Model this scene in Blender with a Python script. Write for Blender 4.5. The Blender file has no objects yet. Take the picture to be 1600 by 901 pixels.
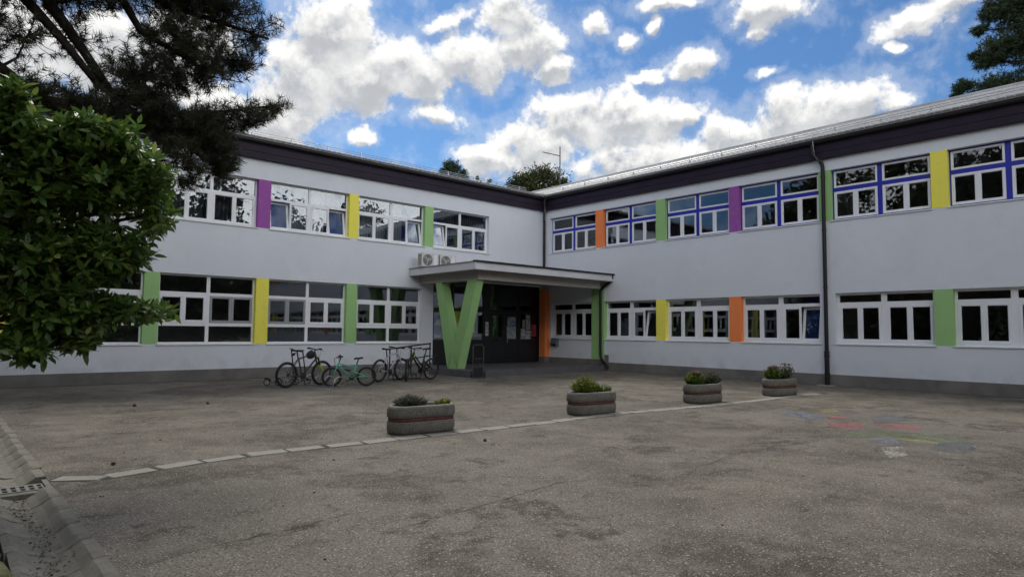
import bpy, math, random
import numpy as np
from mathutils import Vector, Matrix, Euler
random.seed(7); rng = np.random.default_rng(7)
S = bpy.context.scene
COL = S.collection
PI = math.pi

# ------------------------------------------------------------------ camera
def cam_axes(yaw, pitch, roll):
    f = Vector((math.sin(yaw)*math.cos(pitch), math.cos(yaw)*math.cos(pitch), math.sin(pitch)))
    r = Vector((math.cos(yaw), -math.sin(yaw), 0)); d = f.cross(r)
    c, s = math.cos(roll), math.sin(roll)
    return c*r+s*d, -s*r+c*d, f
r_, d_, f_ = cam_axes(math.radians(41.799), math.radians(3.7998), math.radians(-0.5362))
cd = bpy.data.cameras.new('camera'); cam = bpy.data.objects.new('camera', cd); COL.objects.link(cam)
cam.matrix_world = Matrix(((r_.x, -d_.x, -f_.x, -19.7503), (r_.y, -d_.y, -f_.y, -20.0), (r_.z, -d_.z, -f_.z, 1.5), (0, 0, 0, 1)))
cd.sensor_width = 36; cd.lens = 36*1009.1/1600; cd.clip_end = 3000; cd.clip_start = 0.05
S.camera = cam
S.render.resolution_x = 1024; S.render.resolution_y = 576
S.view_settings.view_transform = 'Standard'; S.view_settings.look = 'None'
S.view_settings.exposure = 1.15; S.view_settings.gamma = 1

# ------------------------------------------------------------------ sun + sky
SUN_EL, SUN_AZ = math.radians(52), math.radians(24)       # azimuth from +y towards +x
sdir = Vector((math.sin(SUN_AZ)*math.cos(SUN_EL), math.cos(SUN_AZ)*math.cos(SUN_EL), math.sin(SUN_EL)))
sl = bpy.data.lights.new('sun', 'SUN'); sl.energy = 1.0; sl.angle = math.radians(22); sl.color = (1, .95, .86)
so = bpy.data.objects.new('sun', sl); COL.objects.link(so)
so.rotation_euler = sdir.to_track_quat('Z', 'Y').to_euler(); so.location = (0, 0, 40)

W = bpy.data.worlds.new('World'); S.world = W; W.use_nodes = True
nt = W.node_tree; nt.nodes.clear()
class NT:
    def __init__(s, t): s.t = t
    def n(s, ty, **kw):
        nd = s.t.nodes.new(ty)
        for k, v in kw.items():
            if k.startswith('i_'): nd.inputs[k[2:].replace('_', ' ')].default_value = v
            else: setattr(nd, k, v)
        return nd
    def l(s, a, b): s.t.links.new(a, b)
    def m(s, op, a, b=None, c=None, clamp=False):
        nd = s.t.nodes.new('ShaderNodeMath'); nd.operation = op; nd.use_clamp = clamp
        for i, v in enumerate((a, b, c)):
            if v is None: continue
            if hasattr(v, 'links'): s.l(v, nd.inputs[i])
            else: nd.inputs[i].default_value = v
        return nd.outputs[0]
    def vm(s, op, a, b=None):
        nd = s.t.nodes.new('ShaderNodeVectorMath'); nd.operation = op
        for i, v in enumerate((a, b)):
            if v is None: continue
            if hasattr(v, 'links'): s.l(v, nd.inputs[i])
            else: nd.inputs[i].default_value = v
        return nd
    def ramp(s, v, lo, hi, a=0.0, b=1.0):
        nd = s.t.nodes.new('ShaderNodeMapRange'); nd.interpolation_type = 'SMOOTHSTEP'
        s.l(v, nd.inputs['Value']); nd.inputs['From Min'].default_value = lo; nd.inputs['From Max'].default_value = hi
        nd.inputs['To Min'].default_value = a; nd.inputs['To Max'].default_value = b
        return nd.outputs['Result']
    def noise(s, vec, scale, detail=4, rough=.5, dist=0.0):
        nd = s.t.nodes.new('ShaderNodeTexNoise'); nd.inputs['Scale'].default_value = scale
        nd.inputs['Detail'].default_value = detail; nd.inputs['Roughness'].default_value = rough
        nd.inputs['Distortion'].default_value = dist
        if vec is not None: s.l(vec, nd.inputs['Vector'])
        return nd.outputs['Fac']
    def mix(s, f, a, b, mode='MIX'):
        nd = s.t.nodes.new('ShaderNodeMix'); nd.data_type = 'RGBA'; nd.blend_type = mode; nd.clamp_factor = True
        for k, v in ((0, f), (6, a), (7, b)):
            if hasattr(v, 'links'): s.l(v, nd.inputs[k])
            else: nd.inputs[k].default_value = v if k == 0 else (tuple(v)+(1,))[:4]
        return nd.outputs[2]
# clouds: (direction, angular half sizes, roll in degrees)
SKY=[(0.3951,0.8221,0.4099,0.074,0.059,0),(0.3687,0.8628,0.3459,0.078,0.061,0),(0.3572,0.8866,0.2938,0.060,0.040,0),(0.4384,0.8261,0.3541,0.063,0.044,0),(0.4973,0.7838,0.3721,0.074,0.044,0),(0.5676,0.7235,0.3929,0.089,0.044,0),(0.6192,0.6696,0.4102,0.070,0.048,0),(0.5929,0.6686,0.4487,0.050,0.034,0),(0.5270,0.7247,0.4440,0.045,0.012,-20),(0.5400,0.7788,0.3192,0.045,0.020,0),(0.6613,0.6458,0.3816,0.033,0.022,0),(0.4635,0.8398,0.2827,0.020,0.011,0),(0.1151,0.9365,0.3311,0.113,0.068,0),(0.2337,0.8954,0.3791,0.069,0.048,0),(0.0428,0.9509,0.3065,0.072,0.087,0),(0.2815,0.9100,0.3045,0.048,0.034,0),(0.7185,0.6214,0.3123,0.099,0.048,0),(0.6731,0.6835,0.2824,0.087,0.042,0),(0.6083,0.7487,0.2634,0.048,0.024,0),(0.7659,0.5637,0.3092,0.074,0.041,0),(0.7930,0.5216,0.3148,0.045,0.027,0),(0.8725,0.3858,0.2997,0.081,0.044,0),(0.8976,0.3206,0.3025,0.049,0.031,0),(0.9140,0.2801,0.2934,0.025,0.020,0),(0.8388,0.4622,0.2875,0.069,0.034,0),(0.7736,0.5814,0.2519,0.206,0.042,0),(0.8578,0.4437,0.2596,0.136,0.036,0),(0.3501,0.9004,0.2583,0.052,0.027,0),(0.7815,0.4924,0.3832,0.040,0.021,0),(0.7476,0.5499,0.3723,0.027,0.010,0),(0.6792,0.5935,0.4318,0.014,0.019,0),(0.7130,0.5630,0.4180,0.020,0.014,0),(0.7324,0.5274,0.4305,0.012,0.013,0),(0.8096,0.3976,0.4319,0.060,0.022,0),(0.8138,0.4137,0.4081,0.015,0.018,0),(0.7373,0.4988,0.4556,0.052,0.013,0),(0.8870,0.2405,0.3942,0.053,0.019,-15),(0.8379,0.4131,0.3568,0.023,0.008,0),(0.8928,0.2679,0.3621,0.011,0.009,0),(0.8913,0.2012,0.4063,0.039,0.014,0)]
def cloud_group():
    g = bpy.data.node_groups.new('cloud_density', 'ShaderNodeTree')
    g.interface.new_socket('Vector', in_out='INPUT', socket_type='NodeSocketVector')
    g.interface.new_socket('D', in_out='OUTPUT', socket_type='NodeSocketFloat'); g.interface.new_socket('T', in_out='OUTPUT', socket_type='NodeSocketFloat')
    N = NT(g); gi = g.nodes.new('NodeGroupInput'); go = g.nodes.new('NodeGroupOutput')
    v = N.vm('NORMALIZE', gi.outputs[0]).outputs[0]
    wn = N.n('ShaderNodeTexNoise'); wn.inputs['Scale'].default_value = 13; wn.inputs['Detail'].default_value = 5; wn.inputs['Roughness'].default_value = .6; N.l(v, wn.inputs['Vector'])
    wv = N.vm('SUBTRACT', wn.outputs['Color'], (.5, .5, .5)); ws = N.n('ShaderNodeVectorMath', operation='SCALE'); N.l(wv.outputs[0], ws.inputs[0]); ws.inputs['Scale'].default_value = .05
    vw = N.vm('ADD', v, ws.outputs[0]).outputs[0]
    acc = None
    for (x, y, z, a, b, ro) in SKY:
        r = Vector((x, y, z)).normalized(); e = Vector((r.y, -r.x, 0)).normalized(); u = e.cross(r); 
        if u.z < 0: u = -u
        an = math.radians(-ro); e2 = math.cos(an)*e+math.sin(an)*u; u2 = r.cross(e2)
        if u2.z < 0: u2 = -u2; 
        R = Matrix((e2, u2, e2.cross(u2))).transposed()
        mp = N.n('ShaderNodeMapping', vector_type='TEXTURE')
        mp.inputs['Location'].default_value = r; mp.inputs['Rotation'].default_value = R.to_euler('XYZ')
        mp.inputs['Scale'].default_value = (a*1.75, b*1.75, .5)
        N.l(vw, mp.inputs['Vector'])
        gr = N.n('ShaderNodeTexGradient', gradient_type='SPHERICAL'); N.l(mp.outputs[0], gr.inputs[0])
        acc = gr.outputs['Fac'] if acc is None else N.m('SMOOTH_MAX', acc, gr.outputs['Fac'], .12)
    n1 = N.noise(v, 7.5, 10, .62, .25); n2 = N.noise(v, 22, 6, .6)
    # clouds in the rest of the sky
    dt = N.vm('DOT_PRODUCT', v, (0.665, 0.744, 0.067)).outputs['Value']
    w = N.ramp(dt, .78, .66)
    n3 = N.noise(v, 2.6, 6, .55)
    other = N.m('MULTIPLY', N.m('MULTIPLY', N.m('SUBTRACT', n3, .40), 4.5), w)
    acc = N.m('MAXIMUM', N.m('MINIMUM', acc, 1.0), other)
    D = N.m('ADD', acc, N.m('MULTIPLY', N.m('SUBTRACT', n1, .5), 1.15))
    D = N.m('ADD', D, N.m('MULTIPLY', N.m('SUBTRACT', n2, .5), .8))
    n4 = N.noise(v, 60, 5, .6); D = N.m('ADD', D, N.m('MULTIPLY', N.m('SUBTRACT', n4, .5), .42))
    D = N.m('SUBTRACT', D, .395)
    N.l(D, go.inputs[0]); N.l(N.m('ADD', acc, N.m('MULTIPLY', N.m('SUBTRACT', n1, .5), .9)), go.inputs[1])
    return g
G = cloud_group()
N = NT(nt)
tc = N.n('ShaderNodeTexCoord')
sky = N.n('ShaderNodeTexSky', sky_type='NISHITA', sun_disc=False)
sky.sun_elevation = SUN_EL; sky.sun_rotation = SUN_AZ; sky.altitude = 300; sky.air_density = 1.0; sky.dust_density = .6; sky.ozone_density = 2.0
g1 = nt.nodes.new('ShaderNodeGroup'); g1.node_tree = G; N.l(tc.outputs['Generated'], g1.inputs[0])
off = N.vm('ADD', tc.outputs['Generated'], (0, 0, .016))
g2 = nt.nodes.new('ShaderNodeGroup'); g2.node_tree = G; N.l(off.outputs[0], g2.inputs[0])
D, D2 = g1.outputs[0], g2.outputs[0]
alpha = N.ramp(D, -.07, .24)
wisp = N.ramp(D, -.34, .02, 0, .22)
alpha = N.m('MAXIMUM', alpha, wisp)
lit = N.m('SUBTRACT', D, D2)
core = N.m('SUBTRACT', N.ramp(g2.outputs[1], .34, .80), N.m('MULTIPLY', lit, 2.0), clamp=True)
dtl = N.noise(tc.outputs['Generated'], 17, 8, .6)
core = N.m('MULTIPLY', core, N.ramp(dtl, .30, .62, .45, 1.0))
sd = N.vm('DOT_PRODUCT', tc.outputs['Generated'], tuple(sdir)).outputs['Value']      # clouds facing the sun are lit from the front: no grey undersides
core = N.m('MULTIPLY', core, N.ramp(sd, -.3, .35, .15, 1.0))
cloud_fill = N.ramp(sd, .35, -.4, 1.0, 3.7)  # extra brightness added to unseen clouds opposite the sun, to light the walls
ccol = N.mix(core, (4.8, 4.75, 4.6), (2.35, 2.45, 2.6)); cs_ = N.n('ShaderNodeVectorMath', operation='SCALE'); N.l(ccol, cs_.inputs[0]); N.l(cloud_fill, cs_.inputs['Scale']); ccol = cs_.outputs[0]
skyc = N.mix(1.0, sky.outputs[0], (.235, .36, .47), 'MULTIPLY')
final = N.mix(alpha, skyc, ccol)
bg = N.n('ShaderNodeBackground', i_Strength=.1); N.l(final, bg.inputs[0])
wo = N.n('ShaderNodeOutputWorld'); N.l(bg.outputs[0], wo.inputs[0])

# ------------------------------------------------------------------ helpers
def tag(o, label=None, cat=None, group=None, kind=None):
    if label: o['label'] = label
    if cat: o['category'] = cat
    if group: o['group'] = group
    if kind: o['kind'] = kind
    return o
def empty(name, loc=(0, 0, 0), rz=0, label=None, cat=None, group=None):
    o = bpy.data.objects.new(name, None); COL.objects.link(o); o.location = loc; o.rotation_euler = (0, 0, rz)
    o.empty_display_size = .2
    return tag(o, label, cat, group)
def link(name, me, parent=None, loc=None, rot=None, scale=None):
    o = bpy.data.objects.new(name, me); COL.objects.link(o)
    if parent: o.parent = parent
    if loc is not None: o.location = loc
    if rot is not None: o.rotation_euler = rot
    if scale is not None: o.scale = scale
    return o
class MB:
    def __init__(s): s.v = []; s.f = []
    def box(s, a, b, M=None):
        x0, y0, z0 = a; x1, y1, z1 = b
        p = [(x0,y0,z0),(x1,y0,z0),(x1,y1,z0),(x0,y1,z0),(x0,y0,z1),(x1,y0,z1),(x1,y1,z1),(x0,y1,z1)]
        if M is not None: p = [tuple(M @ Vector(q)) for q in p]
        k = len(s.v); s.v += p
        s.f += [tuple(k+i for i in q) for q in ((0,3,2,1),(4,5,6,7),(0,1,5,4),(1,2,6,5),(2,3,7,6),(3,0,4,7))]
        return s
    def tube(s, pts, r, n=8, cap=True, closed=False):
        pts = [Vector(p) for p in pts]; m = len(pts); rr = r if hasattr(r, '__len__') else [r]*m
        k = len(s.v); up = None
        for i, p in enumerate(pts):
            if closed: t = pts[(i+1) % m]-pts[i-1]
            else: t = pts[min(i+1, m-1)]-pts[max(i-1, 0)]
            t.normalize()
            if up is None: up = t.orthogonal().normalized()
            else:
                up = up-t*up.dot(t)
                if up.length < 1e-5: up = t.orthogonal()
                up.normalize()
            b = t.cross(up)
            for j in range(n):
                a = 2*PI*j/n; s.v.append(tuple(p+(up*math.cos(a)+b*math.sin(a))*rr[i]))
        for i in range(m if closed else m-1):
            i2 = (i+1) % m
            for j in range(n):
                j2 = (j+1) % n; s.f.append((k+i*n+j, k+i*n+j2, k+i2*n+j2, k+i2*n+j))
        if cap and not closed:
            s.f.append(tuple(k+j for j in reversed(range(n)))); s.f.append(tuple(k+(m-1)*n+j for j in range(n)))
        return s
    def ring(s, c, axis, R, r, N=28, n=6):
        c = Vector(c); ax = Vector(axis).normalized(); u = ax.orthogonal().normalized(); w = ax.cross(u)
        return s.tube([c+(u*math.cos(2*PI*i/N)+w*math.sin(2*PI*i/N))*R for i in range(N)], r, n, closed=True)
    def disc(s, c, axis, R, h, n=16):
        c = Vector(c); ax = Vector(axis).normalized()
        return s.tube([c-ax*h/2, c+ax*h/2], R, n)
    def poly(s, pts, z0, z1):
        k = len(s.v); n = len(pts)
        s.v += [(p[0], p[1], z0) for p in pts]+[(p[0], p[1], z1) for p in pts]
        s.f.append(tuple(k+n+i for i in range(n))); s.f.append(tuple(k+i for i in reversed(range(n))))
        for i in range(n):
            j = (i+1) % n; s.f.append((k+i, k+j, k+n+j, k+n+i))
        return s
    def loft(s, rings, cap=True):
        k = len(s.v); n = len(rings[0])
        for r in rings: s.v += [tuple(p) for p in r]
        for i in range(len(rings)-1):
            for j in range(n):
                j2 = (j+1) % n; s.f.append((k+i*n+j, k+i*n+j2, k+(i+1)*n+j2, k+(i+1)*n+j))
        if cap:
            s.f.append(tuple(k+j for j in reversed(range(n)))); s.f.append(tuple(k+(len(rings)-1)*n+j for j in range(n)))
        return s
    def mesh(s, name, mat, smooth=False, bevel=0):
        me = bpy.data.meshes.new(name); me.from_pydata(s.v, [], s.f); me.materials.append(mat)
        if smooth: me.shade_smooth()
        if bevel:
            import bmesh
            bm = bmesh.new(); bm.from_mesh(me)
            bmesh.ops.bevel(bm, geom=bm.edges[:], offset=bevel, segments=1, affect='EDGES', clamp_overlap=True)
            bm.to_mesh(me); bm.free()
        me.update(); return me
    def build(s, name, mat, parent=None, smooth=False, bevel=0, **kw):
        return link(name, s.mesh(name, mat, smooth, bevel), parent, **kw)
def np_mesh(name, V, F, mat, smooth=False):
    """V (n,3) vertices, F (m,k) faces, all with k corners."""
    me = bpy.data.meshes.new(name); V = np.asarray(V, np.float32); F = np.asarray(F, np.int32); k = F.shape[1]
    me.vertices.add(len(V)); me.vertices.foreach_set('co', V.ravel())
    me.loops.add(F.size); me.loops.foreach_set('vertex_index', F.ravel())
    me.polygons.add(len(F)); me.polygons.foreach_set('loop_start', np.arange(0, F.size, k, dtype=np.int32))
    me.update(calc_edges=True); me.materials.append(mat)
    if smooth: me.shade_smooth()
    return me

# ------------------------------------------------------------------ materials
MATS = {}
def base(name):
    m = bpy.data.materials.new(name); m.use_nodes = True; t = NT(m.node_tree)
    b = m.node_tree.nodes['Principled BSDF']; return m, t, b
def bump(t, b, h, strength, dist=.01):
    n = t.n('ShaderNodeBump', i_Strength=strength, i_Distance=dist); t.l(h, n.inputs['Height']); t.l(n.outputs[0], b.inputs['Normal'])
def simple(name, col, rough=.6, metal=0, var=.12, nscale=3.0, bmp=0.0, bscale=60, spec=.5, coord='Object'):
    m, t, b = base(name); tcn = t.n('ShaderNodeTexCoord'); v = tcn.outputs[coord]
    n = t.noise(v, nscale, 5, .6)
    dark = tuple(c*(1-var) for c in col); lite = tuple(min(1, c*(1+var)) for c in col)
    t.l(t.mix(t.ramp(n, .3, .7), dark, lite), b.inputs['Base Color'])
    b.inputs['Roughness'].default_value = rough; b.inputs['Metallic'].default_value = metal
    b.inputs['Specular IOR Level'].default_value = spec
    if bmp: bump(t, b, t.noise(v, bscale, 4, .6), bmp)
    MATS[name] = m; return m
def wall_mat(name, col, var=.05, streak=True):
    streak_ = streak; m, t, b = base(name); v = t.n('ShaderNodeTexCoord').outputs['Object']
    n = t.noise(v, .55, 5, .6); f = t.noise(v, 130, 3, .6)
    c = t.mix(t.ramp(n, .25, .75), tuple(x*(1-var) for x in col), tuple(min(1, x*(1+var*.5)) for x in col))
    if streak:
        mp = t.n('ShaderNodeMapping'); mp.inputs['Scale'].default_value = (3.5, 3.5, .22); t.l(v, mp.inputs[0])
        s = t.noise(mp.outputs[0], 1.6, 5, .65)
        c = t.mix(t.ramp(s, .56, .82, 0, .10), c, (.40, .39, .38))
        c = t.mix(t.ramp(t.noise(v, 1.1, 7, .7, .8), .5, .72, 0, .12), c, (.42, .42, .43))
        sp = t.n('ShaderNodeSeparateXYZ'); t.l(v, sp.inputs[0])
        low = t.m('MULTIPLY', t.ramp(sp.outputs['Z'], 1.0, .3), t.ramp(t.noise(v, 2.2, 6, .65), .38, .75))
        c = t.mix(t.m('MULTIPLY', low, .35), c, (.30, .28, .25))
    if not streak:
        c = t.mix(t.m('MULTIPLY', t.ramp(t.noise(v, 5, 7, .7, .6), .5, .72), .22), c, (.45, .44, .40)); c = t.mix(t.ramp(t.noise(v, 28, 5, .7), .55, .75, 0, .2), c, tuple(x*.7 for x in col))
    c = t.mix(t.ramp(f, .3, .7, 0, .08), c, tuple(x*.6 for x in col))
    t.l(c, b.inputs['Base Color']); b.inputs['Roughness'].default_value = .88; b.inputs['Specular IOR Level'].default_value = .25
    bump(t, b, f, .35, .004); MATS[name] = m; return m
wall_m = wall_mat('white_render', (.72, .75, .81))
green_m = wall_mat('green_render', (.33, .56, .23), .06, False)
yellow_m = wall_mat('yellow_render', (.95, .86, .13), .05, False)
orange_m = wall_mat('orange_render', (.95, .27, .085), .06, False)
purple_m = wall_mat('purple_render', (.34, .10, .39), .06, False)
COLR = {'g': green_m, 'y': yellow_m, 'o': orange_m, 'p': purple_m}
plinth_m = simple('grey_plinth', (.175, .165, .155), .9, var=.18, nscale=1.5, bmp=.4, bscale=90, spec=.2)
pvc_m = simple('white_plastic', (.80, .81, .84), .35, var=.02)
pvcg_m = simple('grey_plastic', (.30, .31, .33), .45, var=.04)
blue_m = simple('blue_plastic', (.014, .022, .36), .4, var=.05)
sill_m = simple('white_sill', (.76, .77, .78), .4, var=.06)
black_m = simple('black_metal', (.012, .012, .015), .38, var=.1)
gutter_m = simple('dark_gutter', (.016, .013, .016), .45, metal=.0, var=.15, spec=.35)
fascia_m = simple('plum_board', (.020, .013, .028), .6, var=.18, nscale=2.0, bmp=.1, bscale=30, spec=.25)
soffit_m = simple('soffit', (.36, .335, .315), .85, var=.06)
canopy_m = simple('canopy_render', (.60, .61, .64), .85, var=.08, nscale=1.2)
steel_m = simple('galvanised_steel', (.62, .63, .65), .32, metal=.9, var=.1)
darksteel_m = simple('dark_steel', (.06, .065, .065), .45, metal=.5, var=.15)
rubber_m = simple('rubber', (.018, .018, .019), .75, var=.15)
interior_m = simple('interior_wall', (.60, .58, .55), .9, var=.05)
intfloor_m = simple('interior_floor', (.26, .22, .18), .6, var=.1)
curtain_m = simple('blue_curtain', (.04, .09, .38), .85, var=.12)
sheer_m = simple('pale_curtain', (.50, .52, .54), .9, var=.08)
blind_m = simple('dark_blind', (.11, .115, .12), .85, var=.1)
platform_m = simple('dark_tile', (.10, .10, .11), .55, var=.15, nscale=2)
bark_m = simple('pine_bark', (.062, .048, .040), .95, var=.35, nscale=14, bmp=.7, bscale=40, spec=.1)
twig_m = simple('green_twig', (.07, .08, .03), .8, var=.2)
soil_m = simple('soil', (.045, .033, .024), .95, var=.3, nscale=20, bmp=.6, bscale=60)
dirtstone_m = simple('mossy_stone', (.16, .15, .07), .95, var=.45, nscale=9, bmp=.8, bscale=30)
debris_m = simple('dry_leaf', (.07, .040, .022), .9, var=.35, nscale=30)
ac_m = simple('ac_casing', (.62, .62, .60), .5, var=.05)
rail_m = simple('roof_rail', (.55, .56, .57), .35, metal=.8, var=.1)

def glass():
    m, t, b = base('window_glass'); m.node_tree.nodes.remove(b)
    out = m.node_tree.nodes['Material Output']
    v = t.n('ShaderNodeTexCoord').outputs['Object']
    fr = t.n('ShaderNodeFresnel', i_IOR=1.55)
    gl = t.n('ShaderNodeBsdfGlossy', i_Roughness=.012); gl.inputs[0].default_value = (.9, .94, 1, 1)
    tr = t.n('ShaderNodeBsdfTransparent'); tr.inputs[0].default_value = (.82, .85, .87, 1)
    bp = t.n('ShaderNodeBump', i_Strength=.06, i_Distance=.02); t.l(t.noise(v, 1.4, 2, .5), bp.inputs['Height']); t.l(bp.outputs[0], gl.inputs['Normal'])
    f = t.m('ADD', t.m('MULTIPLY', fr.outputs[0], 1.0), .045, clamp=True)
    mx = t.n('ShaderNodeMixShader'); t.l(f, mx.inputs[0]); t.l(tr.outputs[0], mx.inputs[1]); t.l(gl.outputs[0], mx.inputs[2])
    t.l(mx.outputs[0], out.inputs[0]); return m
glass_m = glass()

def leafmat(name, c1, c2, c3, rough=.4, trans=.0, spec=.5):
    m, t, b = base(name); g = t.n('ShaderNodeNewGeometry'); v = t.n('ShaderNodeTexCoord').outputs['Object']
    r = g.outputs['Random Per Island']
    n = t.noise(v, 1.3, 3, .5)
    c = t.mix(t.ramp(r, .0, .85), c1, c2); c = t.mix(t.ramp(r, .86, .97), c, c3); c = t.mix(t.ramp(n, .35, .7, 0, .45), c, tuple(x*.5 for x in c1))
    t.l(c, b.inputs['Base Color']); b.inputs['Roughness'].default_value = rough; b.inputs['Specular IOR Level'].default_value = spec
    if trans:
        tl = t.n('ShaderNodeBsdfTranslucent'); t.l(c, tl.inputs[0]); mx = t.n('ShaderNodeMixShader', i_Fac=trans)
        out = m.node_tree.nodes['Material Output']; t.l(b.outputs[0], mx.inputs[1]); t.l(tl.outputs[0], mx.inputs[2]); t.l(mx.outputs[0], out.inputs[0])
    return m
laurel_m = leafmat('laurel_leaf', (.060, .12, .024), (.14, .235, .05), (.32, .38, .08), .36, .35)
needle_m = leafmat('pine_needle', (.036, .044, .026), (.065, .068, .040), (.085, .055, .035), .7, .0, .2)
fneedle_m = leafmat('far_needle', (.030, .050, .026), (.055, .080, .038), (.06, .07, .04), .8, .0, .2)
oak_m = leafmat('broad_leaf', (.045, .060, .020), (.085, .095, .030), (.13, .10, .04), .7, .15, .2)
herb_m = leafmat('herb_leaf', (.075, .14, .02), (.17, .24, .035), (.2, .22, .05), .6, .2, .3)
limeherb_m = leafmat('lime_leaf', (.14, .21, .02), (.32, .36, .04), (.30, .30, .06), .6, .2, .3)
greyherb_m = leafmat('grey_leaf', (.07, .09, .065), (.13, .15, .11), (.16, .15, .12), .7, .1, .3)
darkherb_m = leafmat('dark_leaf', (.055, .085, .04), (.10, .13, .06), (.12, .05, .05), .6, .1, .3)
pinkfl_m = leafmat('pink_flower', (.22, .13, .10), (.32, .21, .16), (.30, .26, .16), .7, .1, .3)
rosefl_m = leafmat('rose_flower', (.15, .06, .055), (.22, .10, .08), (.10, .10, .05), .7, .1, .3)

def asphalt():
    m, t, b = base('worn_asphalt'); v = t.n('ShaderNodeTexCoord').outputs['Object']
    def vor(scale, feat='F1'):
        nd = t.n('ShaderNodeTexVoronoi', feature=feat); nd.inputs['Scale'].default_value = scale; t.l(v, nd.inputs['Vector']); return nd
    big = t.noise(v, .16, 5, .55, .3); med = t.noise(v, 1.1, 8, .68, .5); sm = t.noise(v, 4.5, 6, .65); fine = t.noise(v, 45, 4, .7)
    c = t.mix(t.ramp(med, .36, .64), (.112, .091, .067), (.245, .211, .163))
    c = t.mix(t.ramp(big, .40, .62, 0, .55), c, (.255, .228, .186))
    st = t.m('MULTIPLY', t.ramp(t.noise(v, .85, 9, .72, .5), .53, .60), t.ramp(sm, .38, .56, .25, 1))
    c = t.mix(t.m('MULTIPLY', st, .92), c, (.046, .033, .020))
    bm = t.m('MULTIPLY', t.ramp(t.noise(v, .33, 6, .6, .6), .50, .60), t.ramp(t.noise(v, 3.2, 9, .75, .3), .40, .56, .25, 1)); c = t.mix(t.m('MULTIPLY', bm, .84), c, (.060, .044, .028))
    moss = t.m('MULTIPLY', t.ramp(t.noise(v, 1.3, 6, .6, .4), .60, .72), t.ramp(sm, .4, .65))
    c = t.mix(t.m('MULTIPLY', moss, .3), c, (.11, .105, .075))
    sd2 = t.m('MULTIPLY', t.ramp(t.noise(v, 2.6, 9, .74, .5), .53, .61), t.ramp(sm, .38, .56, .2, 1)); c = t.mix(t.m('MULTIPLY', sd2, .6), c, (.062, .048, .034))
    c = t.mix(t.ramp(fine, .38, .62, .0, .62), c, (.055, .047, .038)); gr2 = t.noise(v, 110, 3, .8); c = t.mix(t.ramp(gr2, .50, .66, 0, .5), c, (.36, .33, .285))
    v1 = vor(52); v2 = vor(105)
    cs = t.n('ShaderNodeSeparateColor'); t.l(v1.outputs['Color'], cs.inputs[0])
    cs2 = t.n('ShaderNodeSeparateColor'); t.l(v2.outputs['Color'], cs2.inputs[0])
    stone = t.m('MULTIPLY', t.ramp(v1.outputs['Distance'], .42, .30), t.ramp(cs.outputs[0], .66, .74))
    stone2 = t.m('MULTIPLY', t.ramp(v2.outputs['Distance'], .42, .30), t.ramp(cs2.outputs[1], .55, .7))
    c = t.mix(t.m('MULTIPLY', stone2, .6), c, (.42, .38, .32))
    c = t.mix(t.m('MULTIPLY', stone, .72), c, t.mix(cs.outputs[1], (.27, .235, .19), (.66, .62, .54)))
    dk = t.m('MULTIPLY', t.ramp(v1.outputs['Distance'], .45, .30), t.ramp(cs.outputs[2], .78, .84))
    c = t.mix(t.m('MULTIPLY', dk, .75), c, (.035, .030, .026))
    t.l(c, b.inputs['Base Color']); b.inputs['Roughness'].default_value = .9; b.inputs['Specular IOR Level'].default_value = .25
    h = t.m('ADD', t.m('MULTIPLY', v1.outputs['Distance'], -.5), t.m('ADD', fine, t.m('MULTIPLY', v2.outputs['Distance'], -.4)))
    bump(t, b, h, .8, .008); return m
asphalt_m = asphalt()
def concrete(name, a, c2, stain=(.06, .055, .045), amt=.5, bmp=.5, speck=0):
    m, t, b = base(name); v = t.n('ShaderNodeTexCoord').outputs['Object']
    n = t.noise(v, 2.5, 7, .65, .3); s = t.noise(v, 6, 7, .7, .5); f = t.noise(v, 70, 4, .7)
    c = t.mix(t.ramp(n, .3, .7), a, c2); c = t.mix(t.ramp(s, .50, .75, 0, amt), c, stain); c = t.mix(t.ramp(f, .35, .7, 0, .35), c, tuple(x*.55 for x in a))
    if speck:
        vo = t.n('ShaderNodeTexVoronoi'); vo.inputs['Scale'].default_value = 75; t.l(v, vo.inputs['Vector'])
        cs = t.n('ShaderNodeSeparateColor'); t.l(vo.outputs['Color'], cs.inputs[0])
        c = t.mix(t.m('MULTIPLY', t.ramp(vo.outputs['Distance'], .5, .3), t.m('MULTIPLY', cs.outputs[0], speck)), c, (.36, .34, .30))
        f = t.m('SUBTRACT', f, vo.outputs['Distance'])
    t.l(c, b.inputs['Base Color']); b.inputs['Roughness'].default_value = .92; b.inputs['Specular IOR Level'].default_value = .2
    bump(t, b, f, bmp, .006); return m
kerb_m = concrete('kerb_concrete', (.30, .28, .24), (.42, .395, .34), amt=.4)
channel_m = concrete('channel_concrete', (.19, .178, .145), (.31, .288, .24), stain=(.05, .045, .028), amt=.8)
planter_m = concrete('washed_concrete', (.125, .118, .10), (.19, .18, .155), amt=.45, speck=.8, bmp=.9)
rimc_m = concrete('planter_rim', (.30, .29, .27), (.38, .37, .34), amt=.3)
band_m = simple('red_band', (.12, .045, .036), .85, var=.25, nscale=8, bmp=.2)
grass_m = simple('verge_soil', (.075, .085, .035), .95, var=.45, nscale=2.5, bmp=.6, bscale=25)
def rooftile():
    m, t, b = base('metal_roof_tile'); v = t.n('ShaderNodeTexCoord').outputs['Object']
    n = t.noise(v, 1.2, 6, .6); c = t.mix(t.ramp(n, .3, .7), (.27, .27, .275), (.42, .42, .425))
    c = t.mix(t.ramp(t.noise(v, 9, 5, .7), .55, .8, 0, .4), c, (.2, .19, .17))
    t.l(c, b.inputs['Base Color']); b.inputs['Roughness'].default_value = .55; b.inputs['Specular IOR Level'].default_value = .5
    return m
roof_m = rooftile()
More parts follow.
